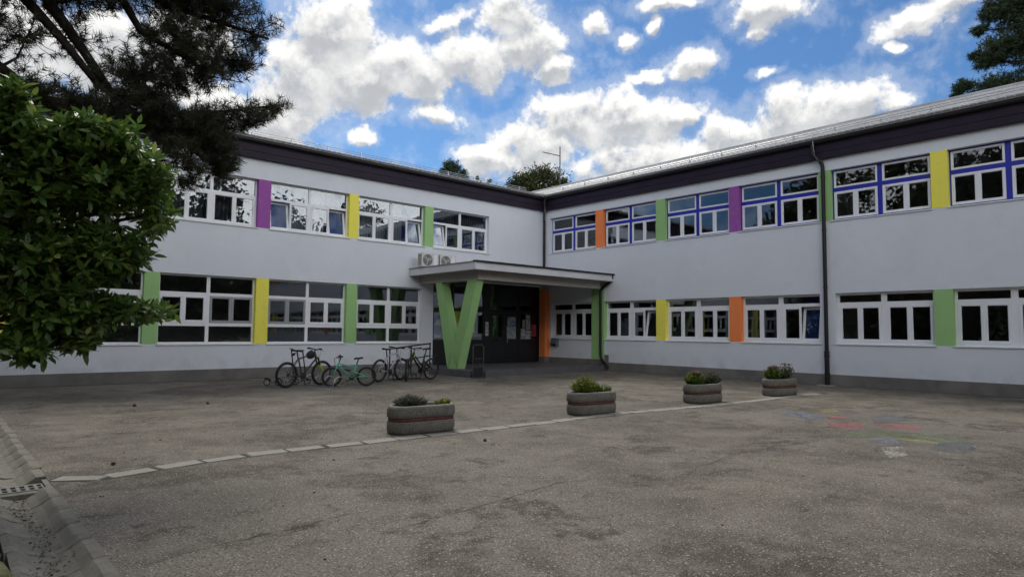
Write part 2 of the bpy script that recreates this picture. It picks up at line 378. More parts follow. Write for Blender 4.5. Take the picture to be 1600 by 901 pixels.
# ================================================================== SETTING: ground
mb = MB(); mb.v = [(-400,-400,-.12),(400,-400,-.12),(400,400,-.12),(-400,400,-.12)]; mb.f = [(0,1,2,3)]
tag(mb.build('ground', grass_m), kind='structure')
mb = MB(); mb.box((-18.83,-70,-.25),(0.0,0.0,0)); tag(mb.build('asphalt_yard', asphalt_m), kind='structure')
# verge left of the channel
vx = [-60,-30,-24,-21.5,-20.3,-19.7,-19.35]; vy = list(np.arange(-40,0.1,1.0)); mb = MB()
for y in vy:
    for x in vx: mb.v.append((x, y, .02+.06*math.sin(x*3.1+y*1.7)*(x < -19.5)+(.05 if x < -19.5 else -.04)))
nx = len(vx)
for j in range(len(vy)-1):
    for i in range(nx-1): k = j*nx+i; mb.f.append((k,k+1,k+1+nx,k+nx))
tag(mb.build('grass_verge', grass_m, smooth=True), kind='structure')

# concrete drainage channel, laid piece by piece
ch = empty('drainage_channel', (-19.08, -12, 0), 0, 'dished grey concrete drainage channel with cracked joints running along the left edge of the yard', 'drain')
prof = [(-.25,.005),(-.20,.012),(-.13,-.035),(-.05,-.062),(.03,-.064),(.10,-.035),(.155,.004),(.17,.012),(.245,.014)]
def channel_mesh(seed, ln):
    rr = random.Random(seed); mb = MB(); rings = []
    for y in (0, .006, ln*.5, ln-.006, ln):
        e = -.006 if y in (0, ln) else 0
        rings.append([(x+rr.uniform(-.003,.003), y+rr.uniform(-.004,.004), z+e+rr.uniform(-.002,.002)) for x, z in prof]+[(.245,y,-.15),(-.25,y,-.15)])
    mb.loft(rings); return mb.mesh('channel_segment', channel_m)
chm = [channel_mesh(i, .478) for i in range(6)]
y = -21.0; i = 0
while y < -.6:
    if abs(y+.25+12.35) > .3:
        o = link('channel_segment', chm[i % 6], ch, loc=(random.uniform(-.006,.006)+(.02 if y > -12 else 0)-.003*(y+12), y+12, random.uniform(-.004,.004)), rot=(random.uniform(-.006,.006), 0, random.uniform(-.012,.012)))
    i += 1; y += .5
mb = MB()
for (a, b, c, d) in ((-.25,-.58,-.20,-.10),(.20,-.58,.245,-.10)): mb.box((a,b,-.15),(c,d,.004))
mb.box((-.2,-.58,-.16),(.2,-.10,-.12)); mb.box((-.2,-.58,-.12),(.2,-.47,-.02)); mb.box((-.2,-.21,-.12),(.2,-.10,-.03))
mb.build('gully_frame', channel_m, ch)
gm_ = simple('grate_iron', (.17,.165,.15), .7, var=.3, nscale=20)
gr = empty('drain_grate', (-19.08,-12.34,-.012), 0, 'small slotted metal drain grate in the concrete channel at the left edge', 'drain grate')
mb = MB(); mb.box((-.2,-.13,-.02),(.2,-.105,0)); mb.box((-.2,.105,-.02),(.2,.13,0)); mb.box((-.2,-.105,-.02),(-.18,.105,0)); mb.box((.18,-.105,-.02),(.2,.105,0)); mb.box((-.18,-.012,-.02),(.18,.012,-.001))
mb.build('grate_frame', gm_, gr)
bar = MB().box((-.015,-.104,-.018),(.015,.104,-.002)).mesh('grate_bar', gm_)
for k in range(5): link('grate_bar', bar, gr, loc=(-.135+.0675*k,0,0))
# mossy edging stones
es = empty('stone_edging', (-19.42,-15,0), 0, 'mossy yellowish stone edging beside the drainage channel in the bottom left corner', 'edging')
for k in range(12):
    rr = random.Random(k); rings = []
    for q in range(4):
        f = [.75,1,1,.7][q]; yy = q*.13
        rings.append([(math.cos(a)*.10*f*rr.uniform(.85,1.1), yy, .02+math.sin(a)*.10*f*rr.uniform(.85,1.1)) for a in np.linspace(0,2*PI,9)[:-1]])
    MB().loft(rings).build('edging_stone', dirtstone_m, es, smooth=True, loc=(rr.uniform(-.03,.02),-3.2+k*.42,0))

# row of kerb stones set flush across the yard
kc = empty('kerb_row', (-10,-12.5,0), 0, 'row of pale concrete kerb stones crossing the asphalt in front of the planters', 'kerb')
kp = [(-18.80,-12.13),(-18.46,-12.38),(-17.95,-12.26),(-17.46,-12.15),(-16.93,-12.10),(-16.25,-12.10),(-15.45,-12.20),(-14.6,-12.22),(-13.6,-12.27),(-12.4,-12.32),(-10.4,-12.32),(-8.6,-12.54),(-6.4,-12.73),(-4.2,-12.82),(-2.7,-12.95)]
def along(path, step):
    out = []; d = 0
    pts = [Vector((p[0],p[1],0)) for p in path]; tot = sum((pts[i+1]-pts[i]).length for i in range(len(pts)-1))
    while d < tot-step*.5:
        s = d; i = 0
        while i < len(pts)-2 and s > (pts[i+1]-pts[i]).length: s -= (pts[i+1]-pts[i]).length; i += 1
        t = (pts[i+1]-pts[i]).normalized(); out.append((pts[i]+t*(s+step/2), math.atan2(t.y,t.x))); d += step
    return out
def kerb_mesh(seed):
    rr = random.Random(seed); mb = MB(); L = .228
    def q(x, y, z): return (x+rr.uniform(-.004,.004), y+rr.uniform(-.004,.004), z+rr.uniform(-.002,.002))
    mb.loft([[q(-L,-.11,-.1),q(L,-.11,-.1),q(L,.11,-.1),q(-L,.11,-.1)],[q(-L,-.112,.002),q(L,-.112,.002),q(L,.112,.002),q(-L,.112,.002)],[q(-L+.012,-.10,.016),q(L-.012,-.10,.016),q(L-.012,.10,.016),q(-L+.012,.10,.016)]])
    return mb.mesh('kerb_stone', kerb_m)
km = [kerb_mesh(i) for i in range(8)]
for i, (p, a) in enumerate(along(kp, .50)):
    link('kerb_stone', km[(i*5+i//3) % 8], kc, loc=(p.x+10+random.uniform(-.012,.012), p.y+12.5+random.uniform(-.008,.008), random.uniform(-.009,-.003)), rot=(random.uniform(-.015,.015),random.uniform(-.01,.01),a+random.uniform(-.012,.012)))
mb = MB()
for i in range(len(kp)-1):
    a_, b_ = Vector(kp[i]+(0,)), Vector(kp[i+1]+(0,)); tt = (b_-a_).normalized(); nn_ = Vector((-tt.y,tt.x,0))*.118; k0 = len(mb.v); mb.v += [tuple(p_)[:2]+(.0025,) for p_ in (a_-nn_,b_-nn_,b_+nn_,a_+nn_)]; mb.f.append((k0,k0+1,k0+2,k0+3))
mb.v = [(x+10,y+12.5,z+.0002*(i//4%2)) for i,(x,y,z) in enumerate(mb.v)]; mb.build('joint_soil', simple('joint_soil',(.05,.042,.032),.95), kc)
# cracks
mb = MB()
def ribbon(mb, path, w, z, seed):
    rr = random.Random(seed); pts = []
    for i in range(len(path)-1):
        a, b = Vector(path[i]+(0,)), Vector(path[i+1]+(0,)); n = max(2, int((b-a).length/.09))
        for k in range(n):
            p = a.lerp(b, k/n); pts.append(p+Vector((rr.uniform(-.03,.03), rr.uniform(-.03,.03), 0)))
    k0 = len(mb.v)
    for i, p in enumerate(pts):
        t = (pts[min(i+1,len(pts)-1)]-pts[max(i-1,0)]).normalized(); nrm = Vector((-t.y,t.x,0)); ww = w*rr.uniform(.2,1.1)*min(1, i/4, (len(pts)-1-i)/4)
        mb.v += [tuple(p+nrm*ww)[:2]+(z,), tuple(p-nrm*ww)[:2]+(z,)]
    for i in range(len(pts)-1): k = k0+2*i; mb.f.append((k,k+1,k+3,k+2))
crack_m = simple('crack_soil', (.040,.034,.026), .95, var=.3, nscale=10)
for i, P in enumerate(([(-18.94+.3,-15.34),(-18.37,-15.23),(-17.74,-15.21),(-17.06,-15.11),(-16.63,-15.22)],[(-17.38,-15.71),(-16.55,-15.66),(-15.73,-15.54),(-15.06,-15.45),(-14.22,-15.66)],[(-15.01,-7.93),(-15.01,-10.07),(-15.54,-11.97)],[(-10.61,-15.20),(-9.57,-15.40),(-8.87,-15.60)],[(-11.66,-11.66),(-10.71,-11.21),(-9.75,-10.84)],[(-15.01,-10.07),(-13.2,-9.4),(-11,-9.3)],[(-14.22,-15.66),(-13.1,-15.9),(-12.0,-15.75),(-10.9,-16.1),(-9.8,-18.2)],[(-13.1,-15.9),(-12.9,-16.8),(-12.2,-17.6)],[(-16.6,-7.0),(-14.2,-6.6),(-12.0,-6.9),(-9.5,-6.5)],[(-6.2,-9.0),(-4.4,-8.6),(-2.5,-9.2)])):
    ribbon(mb, P, .0045, .004, i)
tag(mb.build('asphalt_cracks', crack_m), kind='structure')
# dark dirt line along the foot of the walls
mb = MB(); ribbon(mb, [(-18.8,-.03),(-14,-.03),(-8.6,-.03)], .05, .004, 20); ribbon(mb, [(-.03,-3.7),(-.03,-10),(-.03,-18)], .06, .004, 21)
tag(mb.build('dirt_strip', crack_m), kind='structure')

# faded chalk drawing on the asphalt
def chalk(name, col, d):
    m, t, b = base(name); v = t.n('ShaderNodeTexCoord').outputs['Object']
    b.inputs['Base Color'].default_value = col+(1,); b.inputs['Roughness'].default_value = .95
    a = t.m('MULTIPLY', t.ramp(t.noise(v, 38, 5, .75), .40, .66), t.ramp(t.noise(v, 3.5, 5, .65), .34, .62, .15, 1)); a = t.m('MULTIPLY', a, d, clamp=True)
    t.l(a, b.inputs['Alpha']); return m
cw = empty('chalk_drawing', (-8.5,-16,0), 0, 'faded coloured chalk drawing with a red band and green and blue strokes on the asphalt', 'chalk drawing')
CH = [('blue',[(-7.04,-13.75),(-7.02,-14.03),(-7.50,-14.88),(-8.00,-15.14),(-8.23,-14.96),(-7.82,-14.40)]),('yellow',[(-6.62,-14.33),(-6.08,-14.48),(-6.37,-14.78),(-6.95,-14.71)]),('red',[(-7.35,-14.88),(-7.18,-15.13),(-7.45,-15.36),(-7.77,-15.11)]),('red',[(-8.42,-15.31),(-7.93,-15.70),(-8.44,-15.95),(-8.87,-15.60)]),('red',[(-7.92,-15.89),(-7.57,-16.07),(-7.69,-16.53),(-7.98,-16.57),(-8.12,-16.11)]),('green',[(-9.42,-15.92),(-8.75,-16.13),(-8.32,-16.71),(-8.43,-17.16),(-8.97,-17.55),(-9.17,-17.27),(-9.04,-16.75),(-9.66,-16.19)]),('blue',[(-9.65,-16.40),(-9.33,-16.59),(-9.63,-16.83),(-9.88,-16.89),(-9.94,-16.71)]),('yellow',[(-9.25,-16.65),(-9.01,-16.99),(-9.29,-17.24),(-9.52,-17.05)]),('slate',[(-6.97,-15.51),(-6.00,-15.57),(-6.50,-16.09),(-7.53,-16.11),(-7.67,-15.80)]),('slate',[(-9.05,-17.16),(-8.83,-17.41),(-9.28,-17.62),(-9.97,-17.64),(-9.91,-17.24)]),('white',[(-10.31,-16.79),(-9.96,-16.95),(-10.62,-17.22),(-10.99,-17.13)])]
CC = {'blue':((.24,.28,.38),1.1),'yellow':((.44,.43,.17),1.0),'red':((.56,.14,.17),1.3),'green':((.19,.26,.13),1.15),'slate':((.15,.18,.21),1.2),'white':((.58,.56,.50),1.1)}
CM = {k: chalk('chalk_'+k, *v) for k, v in CC.items()}
for i, (c, P) in enumerate(CH):
    mb = MB(); z = .004+.0004*i; mb.v = [(x+8.5, y+16, z) for x, y in P]; mb.f = [tuple(range(len(P)))]; mb.build('chalk_patch', CM[c], cw)
mb = MB()
for i, P in enumerate(([(-7.04,-13.70),(-7.5,-14.35),(-8.23,-14.96),(-8.1,-15.2)],[(-9.66,-16.19),(-9.04,-16.5),(-8.6,-17.0),(-9.0,-17.6),(-9.9,-17.66)],[(-9.97,-16.60),(-9.6,-16.95),(-9.5,-17.3),(-9.3,-17.6)],[(-8.1,-15.2),(-8.9,-15.65),(-9.5,-15.95)],[(-10.9,-16.9),(-10.2,-16.75),(-9.9,-16.6)])): ribbon(mb, P, .034, .010, 40+i)
for i in range(len(mb.v)): mb.v[i] = (mb.v[i][0]+8.5, mb.v[i][1]+16, mb.v[i][2])
mb.build('chalk_outline', chalk('chalk_dark', (.045,.05,.06), .8), cw)

# ================================================================== SCHOOL BUILDING
B = empty('school_building', (0,0,0), 0, 'two-storey white L-shaped school with coloured piers between windows and dark plum roof edge', 'building')
LW = 0.0; RW = -PI/2
TH = .30; REC = .15
Llow = dict(z0=1.06, z1=3.06); Lup = dict(z0=4.63, z1=6.14); Rlow = dict(z0=1.235, z1=2.71); Rup = dict(z0=4.88, z1=6.40)
# --- walls
mb = MB()
for a, b in (((-27,0,0),(-5.82,TH,1.06)),((-6.34,0,1.06),(-5.82,TH,3.06)),((-27,0,3.06),(-5.82,TH,4.63)),((-5.82,0,3.42),(0,TH,4.63)),((-3.14,0,4.63),(0,TH,6.14)),((-27,0,6.14),(0,TH,7.25)),((-.18,.02,0),(0,TH,3.42)),((-27.3,0,0),(-27,TH,7.25))): mb.box(a, b)
mb.build('wall', wall_m, B)
mb = MB()
for a, b in (((0,0,0),(34,TH,1.235)),((0,0,1.235),(.45,TH,2.71)),((11.75,0,1.235),(12.19,TH,2.71)),((0,0,2.71),(34,TH,4.88)),((0,0,4.88),(.36,TH,6.40)),((0,0,6.40),(34,TH,7.25)),((34,0,0),(34.3,TH,7.25))): mb.box(a, b)
mb.build('wall', wall_m, B, rot=(0,0,RW))
# --- plinths
mb = MB(); mb.box((-27.3,-.008,0),(-5.82,.05,.32)); mb.box((-5.823,-.008,0),(-5.817,.2,.32)); mb.build('plinth', plinth_m, B)
mb = MB(); mb.box((.02,-.008,0),(3.38,.05,.43)); mb.box((3.38,-.008,0),(34.3,.05,.33)); mb.build('plinth', plinth_m, B, rot=(0,0,RW))
# --- coloured piers: (start, end, colour) in each wall's own direction
CN = {'g':'green','y':'yellow','o':'orange','p':'purple'}
def pier(wing, t0, t1, z0, z1, c, first=True):
    o = MB().box((t0,-.004,z0-.002),(t1,TH-.02,z1+.002)).build('pier', COLR[c], B, rot=(0,0,wing)); o['label'] = CN[c]+' pier between windows'
LP = [-26.4,-23.4,-20.4]
up_c = ['o','g','y']; lo_c = ['y','o','p']
for x, c in zip(LP, up_c): pier(LW, x-1.2, x-.82, Lup['z0'], Lup['z1'], c)
for x, c in zip(LP, lo_c): pier(LW, x-1.2, x-.82, Llow['z0'], Llow['z1'], c)
Lup_p = [(-18.57,-18.18,'o'),(-15.49,-15.10,'y'),(-12.44,-12.05,'p'),(-9.35,-8.99,'y'),(-6.25,-5.88,'g')]
Llow_p = [(-18.58,-18.20,'y'),(-15.47,-15.09,'g'),(-12.41,-12.02,'y'),(-9.37,-8.98,'g')]
Rup_p = [(2.94,3.33,'o'),(5.87,6.26,'g'),(8.82,9.18,'p'),(11.78,12.13,'g'),(14.73,15.12,'y'),(17.66,18.05,'o'),(20.6,20.98,'p'),(23.5,23.9,'g'),(26.5,26.88,'y'),(29.4,29.8,'o'),(32.4,34,'g')]
Rlow_p = [(2.76,3.40,'g'),(5.86,6.27,'y'),(8.79,9.21,'o'),(14.71,15.14,'g'),(17.66,18.05,'y'),(20.6,20.98,'o'),(23.5,23.9,'p'),(26.5,26.88,'g'),(29.4,29.8,'y'),(32.4,34,'o')]
for a, b, c in Lup_p: pier(LW, a, b, Lup['z0'], Lup['z1'], c)
for a, b, c in Llow_p: pier(LW, a, b, Llow['z0'], Llow['z1'], c)
for a, b, c in Rup_p: pier(RW, a, b, Rup['z0'], Rup['z1'], c)
for a, b, c in Rlow_p[1:]: pier(RW, a, b, Rlow['z0'], Rlow['z1'], c)
o = MB().box((2.76,-.03,.43),(3.40,TH-.02,3.46)).build('pier', green_m, B, rot=(0,0,RW)); o['label'] = 'green full height pier at the end of the canopy'
MB().box((2.758,-.034,0.1),(3.402,.0,.43)).build('plinth', plinth_m, B, rot=(0,0,RW))
o = MB().box((.0,-.27,.44),(.34,.02,3.3)).build('pier', orange_m, B, rot=(0,0,RW)); o['label'] = 'orange corner post beside the entrance'
MB().box((-.002,-.263,.1),(.343,.0,.44)).build('plinth', plinth_m, B, rot=(0,0,RW))

# --- windows
_mc = {}
def cmesh(key, fn):
    if key not in _mc: _mc[key] = fn()
    return _mc[key]
def sash_mesh(w, h, b, mat, d=.05):
    def f():
        mb = MB(); mb.box((0,0,0),(b,d,h)); mb.box((w-b,0,0),(w,d,h)); mb.box((b,.001,0),(w-b,d-.001,b)); mb.box((b,.001,h-b),(w-b,d-.001,h))
        g = .012
        for (p, q) in (((b,.014,b),(b+g,.034,h-b)),((w-b-g,.014,b),(w-b,.034,h-b)),((b+g,.014,b),(w-b-g,.034,b+g)),((b+g,.014,h-b-g),(w-b-g,.034,h-b))): mb.box(p, q)
        return mb.mesh('sash', mat, bevel=.003)
    return cmesh(('s',round(w,3),round(h,3),b,mat.name), f)
def pane_mesh(w, h): return cmesh(('p',round(w,3),round(h,3)), lambda: MB().box((0,0,0),(w,.006,h)).mesh('pane', glass_m))
def curtain_mesh(w, h, mat, amp=.03, per=.09, seed=0):
    def f():
        rr = random.Random(seed); n = max(8, int(w/per*8)); V = []; F = []
        for i in range(n+1):
            x = w*i/n; yv = amp*math.sin(2*PI*x/per+.8*math.sin(x*5+seed))
            V += [(x,yv,0),(x+rr.uniform(-.004,.004),yv*.8,h)]
        for i in range(n): F.append((2*i,2*i+2,2*i+3,2*i+1))
        me = bpy.data.meshes.new('curtain'); me.from_pydata(V,[],F); me.materials.append(mat); me.shade_smooth(); return me
    return cmesh(('c',round(w,2),round(h,2),mat.name,seed), f)
def window(wing, t0, t1, zz, kind, tilt=(), screen=(), drape=(), label=None):
    W_ = t1-t0; H = zz['z1']-zz['z0']; fr = blue_m if kind == 'RU' else pvc_m
    fb = {'LU':.045,'LL':.05,'RU':.045,'RL':.065}[kind]; mu = {'LU':.045,'LL':.05,'RU':.065,'RL':.075}[kind]
    def frame():
        mb = MB(); d = .07
        mb.box((0,0,0),(fb,d,H)); mb.box((W_-fb,0,0),(W_,d,H)); mb.box((fb,0,0),(W_-fb,d,fb)); mb.box((fb,0,H-fb),(W_-fb,d,H))
        mb.box((W_/2-mu,.002,fb),(W_/2+mu,d-.002,H-fb))
        for za, zb in TR:
            mb.box((fb,.001,za),(W_/2-mu,d-.001,zb)); mb.box((W_/2+mu,.001,za),(W_-fb,d-.001,zb))
        return mb.mesh('window', fr, bevel=.003)
    if kind == 'LU': TR = [(.61*H,.66*H)]; rows = [('c',fb,.61*H),('f',.66*H,H-fb)]
    if kind == 'LL': TR = [(.255*H,.305*H),(.70*H,.745*H)]; rows = [('f',fb,.255*H),('c',.305*H,.70*H),('f',.745*H,H-fb)]
    if kind == 'RU': TR = [(.565*H,.645*H)]; rows = [('c',fb,.565*H),('t',.645*H,H-fb)]
    if kind == 'RL': TR = [(.745*H,.815*H)]; rows = [('c',fb,.745*H),('f',.815*H,H-fb)]
    w = link('window', cmesh(('w',kind,round(W_,3)), frame), B, rot=(0,0,wing))
    w.location = (t0, REC, zz['z0']) if wing == LW else (REC, -t0, zz['z0'])
    if label: w['label'] = label
    ci = 0
    for r, za, zb in rows:
        for h in (0, 1):
            xa = fb if h == 0 else W_/2+mu; xb = W_/2-mu if h == 0 else W_-fb
            if r == 'f':
                link('pane', pane_mesh(xb-xa, zb-za), w, loc=(xa,.03,za))
            elif r == 't':
                link('sash', sash_mesh(xb-xa,zb-za,.045,pvc_m), w, loc=(xa,-.012,za)); link('pane', pane_mesh(xb-xa-.09,zb-za-.09), w, loc=(xa+.045,.012,za+.045))
            else:
                cw_ = (xb-xa)/2; sb = .062 if kind != 'LU' else .052
                for q in (0, 1):
                    idx = h*2+q; x = xa+q*cw_; ti = idx in tilt; sc = h in screen
                    rot = (math.radians(-9), 0, 0) if ti else (0,0,0); yo = .012 if ti else -.012
                    s = link('sash', sash_mesh(cw_-.002, zb-za, sb, pvcg_m if sc else pvc_m), w, loc=(x,yo,za), rot=rot)
                    off = Vector((sb, .024, sb)); 
                    if ti: off = Euler(rot).to_matrix() @ off
                    link('pane', pane_mesh(cw_-.002-2*sb, zb-za-2*sb), w, loc=Vector((x,yo,za))+off, rot=rot)
    sill = cmesh(('sill',round(W_,2)), lambda: MB().loft([[(-.03,-.19,-.035),(-.03,-.19,-.012),(-.03,.0,.012),(-.03,.0,-.03)],[(W_+.03,-.19,-.035),(W_+.03,-.19,-.012),(W_+.03,.0,.012),(W_+.03,.0,-.03)]]).mesh('sill', sill_m))
    link('sill', sill, w)
    for k, (f0, f1, m_, per) in enumerate(drape):
        link('curtain', curtain_mesh((f1-f0)*W_, H-.04, m_, .035 if per < .2 else .02, per, k), w, loc=(f0*W_,.32,.02))
Bd, Bs, Bb = blind_m, sheer_m, curtain_m
# left wing, upper row
window(LW,-27,-24.42+.0,Lup,'LU'); 
for a, b in ((-24.22+.0,-21.60),): pass
window(LW,-18.18,-15.49,Lup,'LU',drape=((0,1,Bd,.12),))
window(LW,-15.10,-12.44,Lup,'LU',drape=((0,1,Bd,.12),),label='white framed window with dark vertical blinds')
window(LW,-12.05,-9.35,Lup,'LU',tilt=(0,3),drape=((.0,.26,Bb,.07),(.26,.74,Bs,.10),(.74,1,Bb,.07)),label='white framed window tilted open at both ends with blue curtains')
window(LW,-8.99,-6.25,Lup,'LU',tilt=(3,),drape=((0,.74,Bs,.10),(.74,1,Bb,.07)),label='white framed window tilted open at the right with pale curtains')
window(LW,-5.88,-3.14,Lup,'LU',tilt=(0,),drape=((0,.22,Bb,.07),(.25,1,Bd,.12)),label='white framed window tilted open at the left')
# left wing, lower row
window(LW,-18.20,-15.47,Llow,'LL'); window(LW,-15.09,-12.41,Llow,'LL',screen=(1,)); window(LW,-12.02,-9.37,Llow,'LL',screen=(0,)); window(LW,-8.98,-6.34,Llow,'LL')
for a in (-27.0,-24.22,-21.22):
    window(LW,a,a+2.62,Llow,'LL')
    if a > -26: window(LW,a,a+2.62,Lup,'LU')
# right wing
ru = [(.36,2.94),(3.33,5.87),(6.26,8.82),(9.18,11.78),(12.13,14.73),(15.12,17.66),(18.05,20.6),(20.98,23.5),(23.9,26.5),(26.88,29.4),(29.8,32.4)]
for i, (a, b) in enumerate(ru): window(RW,a,b,Rup,'RU',label='blue framed window with white sashes' if i == 0 else None)
rl = [(.45,2.76),(3.40,5.86),(6.27,8.79),(9.21,11.75),(12.19,14.71),(15.14,17.66),(18.05,20.6),(20.98,23.5),(23.9,26.5),(26.88,29.4),(29.8,32.4)]
for i, (a, b) in enumerate(rl): window(RW,a,b,Rlow,'RL',tilt=(3,) if i in (1,3) else (), drape=((.76,.99,Bb,.08),) if i == 3 else (), label={1:'white framed window tilted open next to the yellow pier',3:'white framed window tilted open before a blue curtain'}.get(i))

# --- rooms behind the windows
mb = MB()
for z in (.12,3.72): mb.box((-27,TH,z-.1),(-.02,6,z))
mb.build('room_floor', intfloor_m, B)
mb = MB()
for z in (3.50,6.62): mb.box((-27,TH,z),(-.02,6,z+.1))
mb.box((-27,6,0),(5.8,6.2,7.3)); mb.box((-27.3,TH,0),(-27.0,12,7.3)); mb.box((-27.3,11.8,0),(10,12,7.3))
for x in (-21.4,-15.29,-9.18,-5.6): mb.box((x-.06,TH+.3,.12),(x+.06,6,3.5))
for x in (-21.4,-15.29,-9.17,-2.9): mb.box((x-.06,TH+.3,3.72),(x+.06,6,6.62))
mb.build('room_wall', interior_m, B)
mb = MB()
for z in (.13,3.72): mb.box((-.3,TH,z-.1),(34,6,z))
mb.build('room_floor', intfloor_m, B, rot=(0,0,RW))
mb = MB()
for z in (3.49,6.63): mb.box((-.3,TH,z),(34,6,z+.1))
mb.box((-6,6,0),(34,6.2,7.3)); mb.box((-12,9.8,0),(34,10,7.3)); mb.box((34,TH,0),(34.2,10,7.3)); mb.box((-.35,TH,0),(-.3,6,7.2))
for x in (3.1,9.0,12.0,20.8,27): mb.box((x-.06,TH+.3,.13),(x+.06,6,3.49))
for x in (3.1,9.0,12.0,20.8,27): mb.box((x-.06,TH+.3,3.72),(x+.06,6,6.63))
mb.build('room_wall', interior_m, B, rot=(0,0,RW))
# furniture silhouettes are left out: rooms read dark from the yard

# --- fascia boards, gutters
for wing, L0, L1 in ((LW,-27.4,-.13),(RW,.13,34.4)):
    for k, (za, zb, yo) in enumerate(((6.75,6.95,0),(6.955,7.155,.012),(7.16,7.36,.024))):
        MB().box((L0,-.13-yo,za),(L1,.0 if k == 0 else -.005,zb)).build('fascia_board', fascia_m, B, rot=(0,0,wing))
    mb = MB(); rings = []
    pr = [(-.155,7.335),(-.155,7.27),(-.175,7.225),(-.21,7.205),(-.25,7.212),(-.285,7.25),(-.292,7.315),(-.30,7.335),(-.287,7.337),(-.275,7.27),(-.25,7.235),(-.21,7.22),(-.17,7.25),(-.163,7.335)]
    e0, e1 = (L0, -.30+.015) if wing == LW else (.30-.015, L1)
    mb.loft([[(e0,y_,z_) for y_, z_ in pr],[(e1,y_,z_) for y_, z_ in pr]]); mb.build('gutter', gutter_m, B, rot=(0,0,wing))

# --- roof
EX = -.32; ZE = 7.36; SL, SR = .28, .36; RX, RY = 4.6, 6.0
zr = ZE+SL*(RY-EX)
vk = (RX-EX)/(RY-EX); SR = (zr-ZE)/(RX-EX)
mb = MB(); mb.v = [(-27.5,EX,ZE),(EX,EX,ZE),(RX,RY,zr),(-27.5,RY,zr),(EX,-34.5,ZE),(RX,-34.5,zr),(10.2,12.2,ZE-.05),(-27.5,12.2,ZE-.05),(10.2,-34.5,ZE-.1)]
mb.f = [(0,1,2,3),(1,4,5,2),(3,2,6,7),(2,5,8,6)]
n = len(mb.v); mb.v += [(x,y,z-.05) for x,y,z in mb.v]; mb.f += [tuple(n+i for i in reversed(f)) for f in mb.f[:4]]+[(0,1,1+n,0+n),(1,4,4+n,1+n),(0,3,3+n,n),(4,5,5+n,4+n)]
roof = mb.build('roof', roof_m, B)
mb = MB(); mb.v = [(-27.4,-.02,7.24),(-.02,-.02,7.24),(-.02,EX+.05,7.30),(-27.4,EX+.05,7.30),(-.02,-34.4,7.24),(EX+.05,-34.4,7.30),(EX+.05,EX+.05,7.30)]; mb.f = [(0,1,6,3),(1,4,5,6)]
mb.build('soffit', gutter_m, roof)
# metal tiles: a tile = one wave of one course
def tile_mesh(ln, wv=.19):
    mb = MB(); rings = []
    for s, dz in ((0,.0),(.012,.012),(ln,-.006)):
        rings.append([(-wv/2+.006, s, -.004),(-wv/2+.012, s, .020+dz),(-wv*.30, s, .034+dz*.5),(wv*.30, s, .034+dz*.5),(wv/2-.022, s, .020+dz),(wv/2-.016, s, -.004)])
    mb.loft(rings); return mb.mesh('roof_tile', roof_m)
tm = tile_mesh(.37)
def tile_frame(side):
    if side == 'L': a = math.atan(SL); return Matrix.Rotation(a, 4, 'X')
    a = math.atan(SR); return Matrix.Rotation(-PI/2, 4, 'Z') @ Matrix.Rotation(a, 4, 'X')
def tile_pos(side, t, s):          # t along eave, s up the slope (plan distance)
    if side == 'L': return (t, EX+s, ZE+SL*s)
    return (EX+s, -t, ZE+SR*s)
for side, t0, t1 in (('L',-24.0,-.42),('R',.42,20.5)):
    M = tile_frame(side).to_euler(); t = t0
    while t < t1:
        o = link('roof_tile', tm, roof); o.location = tile_pos(side, t, -.035); o.rotation_euler = M; t += .19
V = []; F = []
tv = [tuple(v.co) for v in tm.vertices]; tf = [tuple(p.vertices) for p in tm.polygons if len(p.vertices) == 4]
T = np.array(tv); TF = np.array(tf)
VV = []; FF = []; cnt = 0
for side, t0, t1 in (('L',-24.0,-.42),('R',.42,34.3)):
    R3 = np.array(tile_frame(side).to_3x3()); t = t0; sl = SL if side == 'L' else SR
    while t < t1+5:
        for c in range(0, 17):
            s = .30+c*.335/math.sqrt(1+sl*sl)
            if s > (RY if side == 'L' else RX)-EX-.2: break
            if side == 'R' and t > 20.5-.01 and c == 0 and False: pass
            # valley limit
            if side == 'L' and t > EX+(s)*vk-.1: continue
            if side == 'R' and -t > EX+(s)/vk-.1: continue
            VV.append(T @ R3.T + np.array(tile_pos(side, t, s))); FF.append(TF+cnt*len(T)); cnt += 1
        t += .19
    if side == 'L':
        pass
# tiles above the valley on the right slope (y > eave corner)
R3 = np.array(tile_frame('R').to_3x3()); t = .42-.19
while t > -6.2:
    for c in range(17):
        s = .30+c*.335/math.sqrt(1+SR*SR)
        if s > RX-EX-.2: break
        if -t > EX+s/vk-.1: continue
        VV.append(T @ R3.T + np.array(tile_pos('R', t, s))); FF.append(TF+cnt*len(T)); cnt += 1
    t -= .19
me = np_mesh('roof_tiles', np.concatenate(VV), np.concatenate(FF), roof_m); tag(link('roof_tiles', me, roof), kind='stuff')
ridge = MB().tube([(-27.5,RY,zr+.02),(RX,RY,zr+.02)], .09, 8).tube([(RX,RY,zr+.02),(RX,-34.5,zr+.02)], .09, 8); ridge.build('ridge_cap', roof_m, roof)
for side, t0, t1 in (('L',-24,-1.0),('R',.9,34)):
    mb = MB(); s = .42
    for hgt in (.10,.17):
        a = Vector(tile_pos(side,t0,s))+Vector((0,0,hgt)); b = Vector(tile_pos(side,t1,s))+Vector((0,0,hgt)); mb.tube([a,b], .011, 6)
    t = t0+.1
    while t < t1:
        p = Vector(tile_pos(side,t,s)); mb.tube([p+Vector((0,0,.03)),p+Vector((0,0,.19))], .012, 4); q = Vector(tile_pos(side,t,s+.12)); mb.tube([p+Vector((0,0,.17)),q+Vector((0,0,.03))], .010, 4); t += 1.25
    mb.build('snow_rail', rail_m, roof)

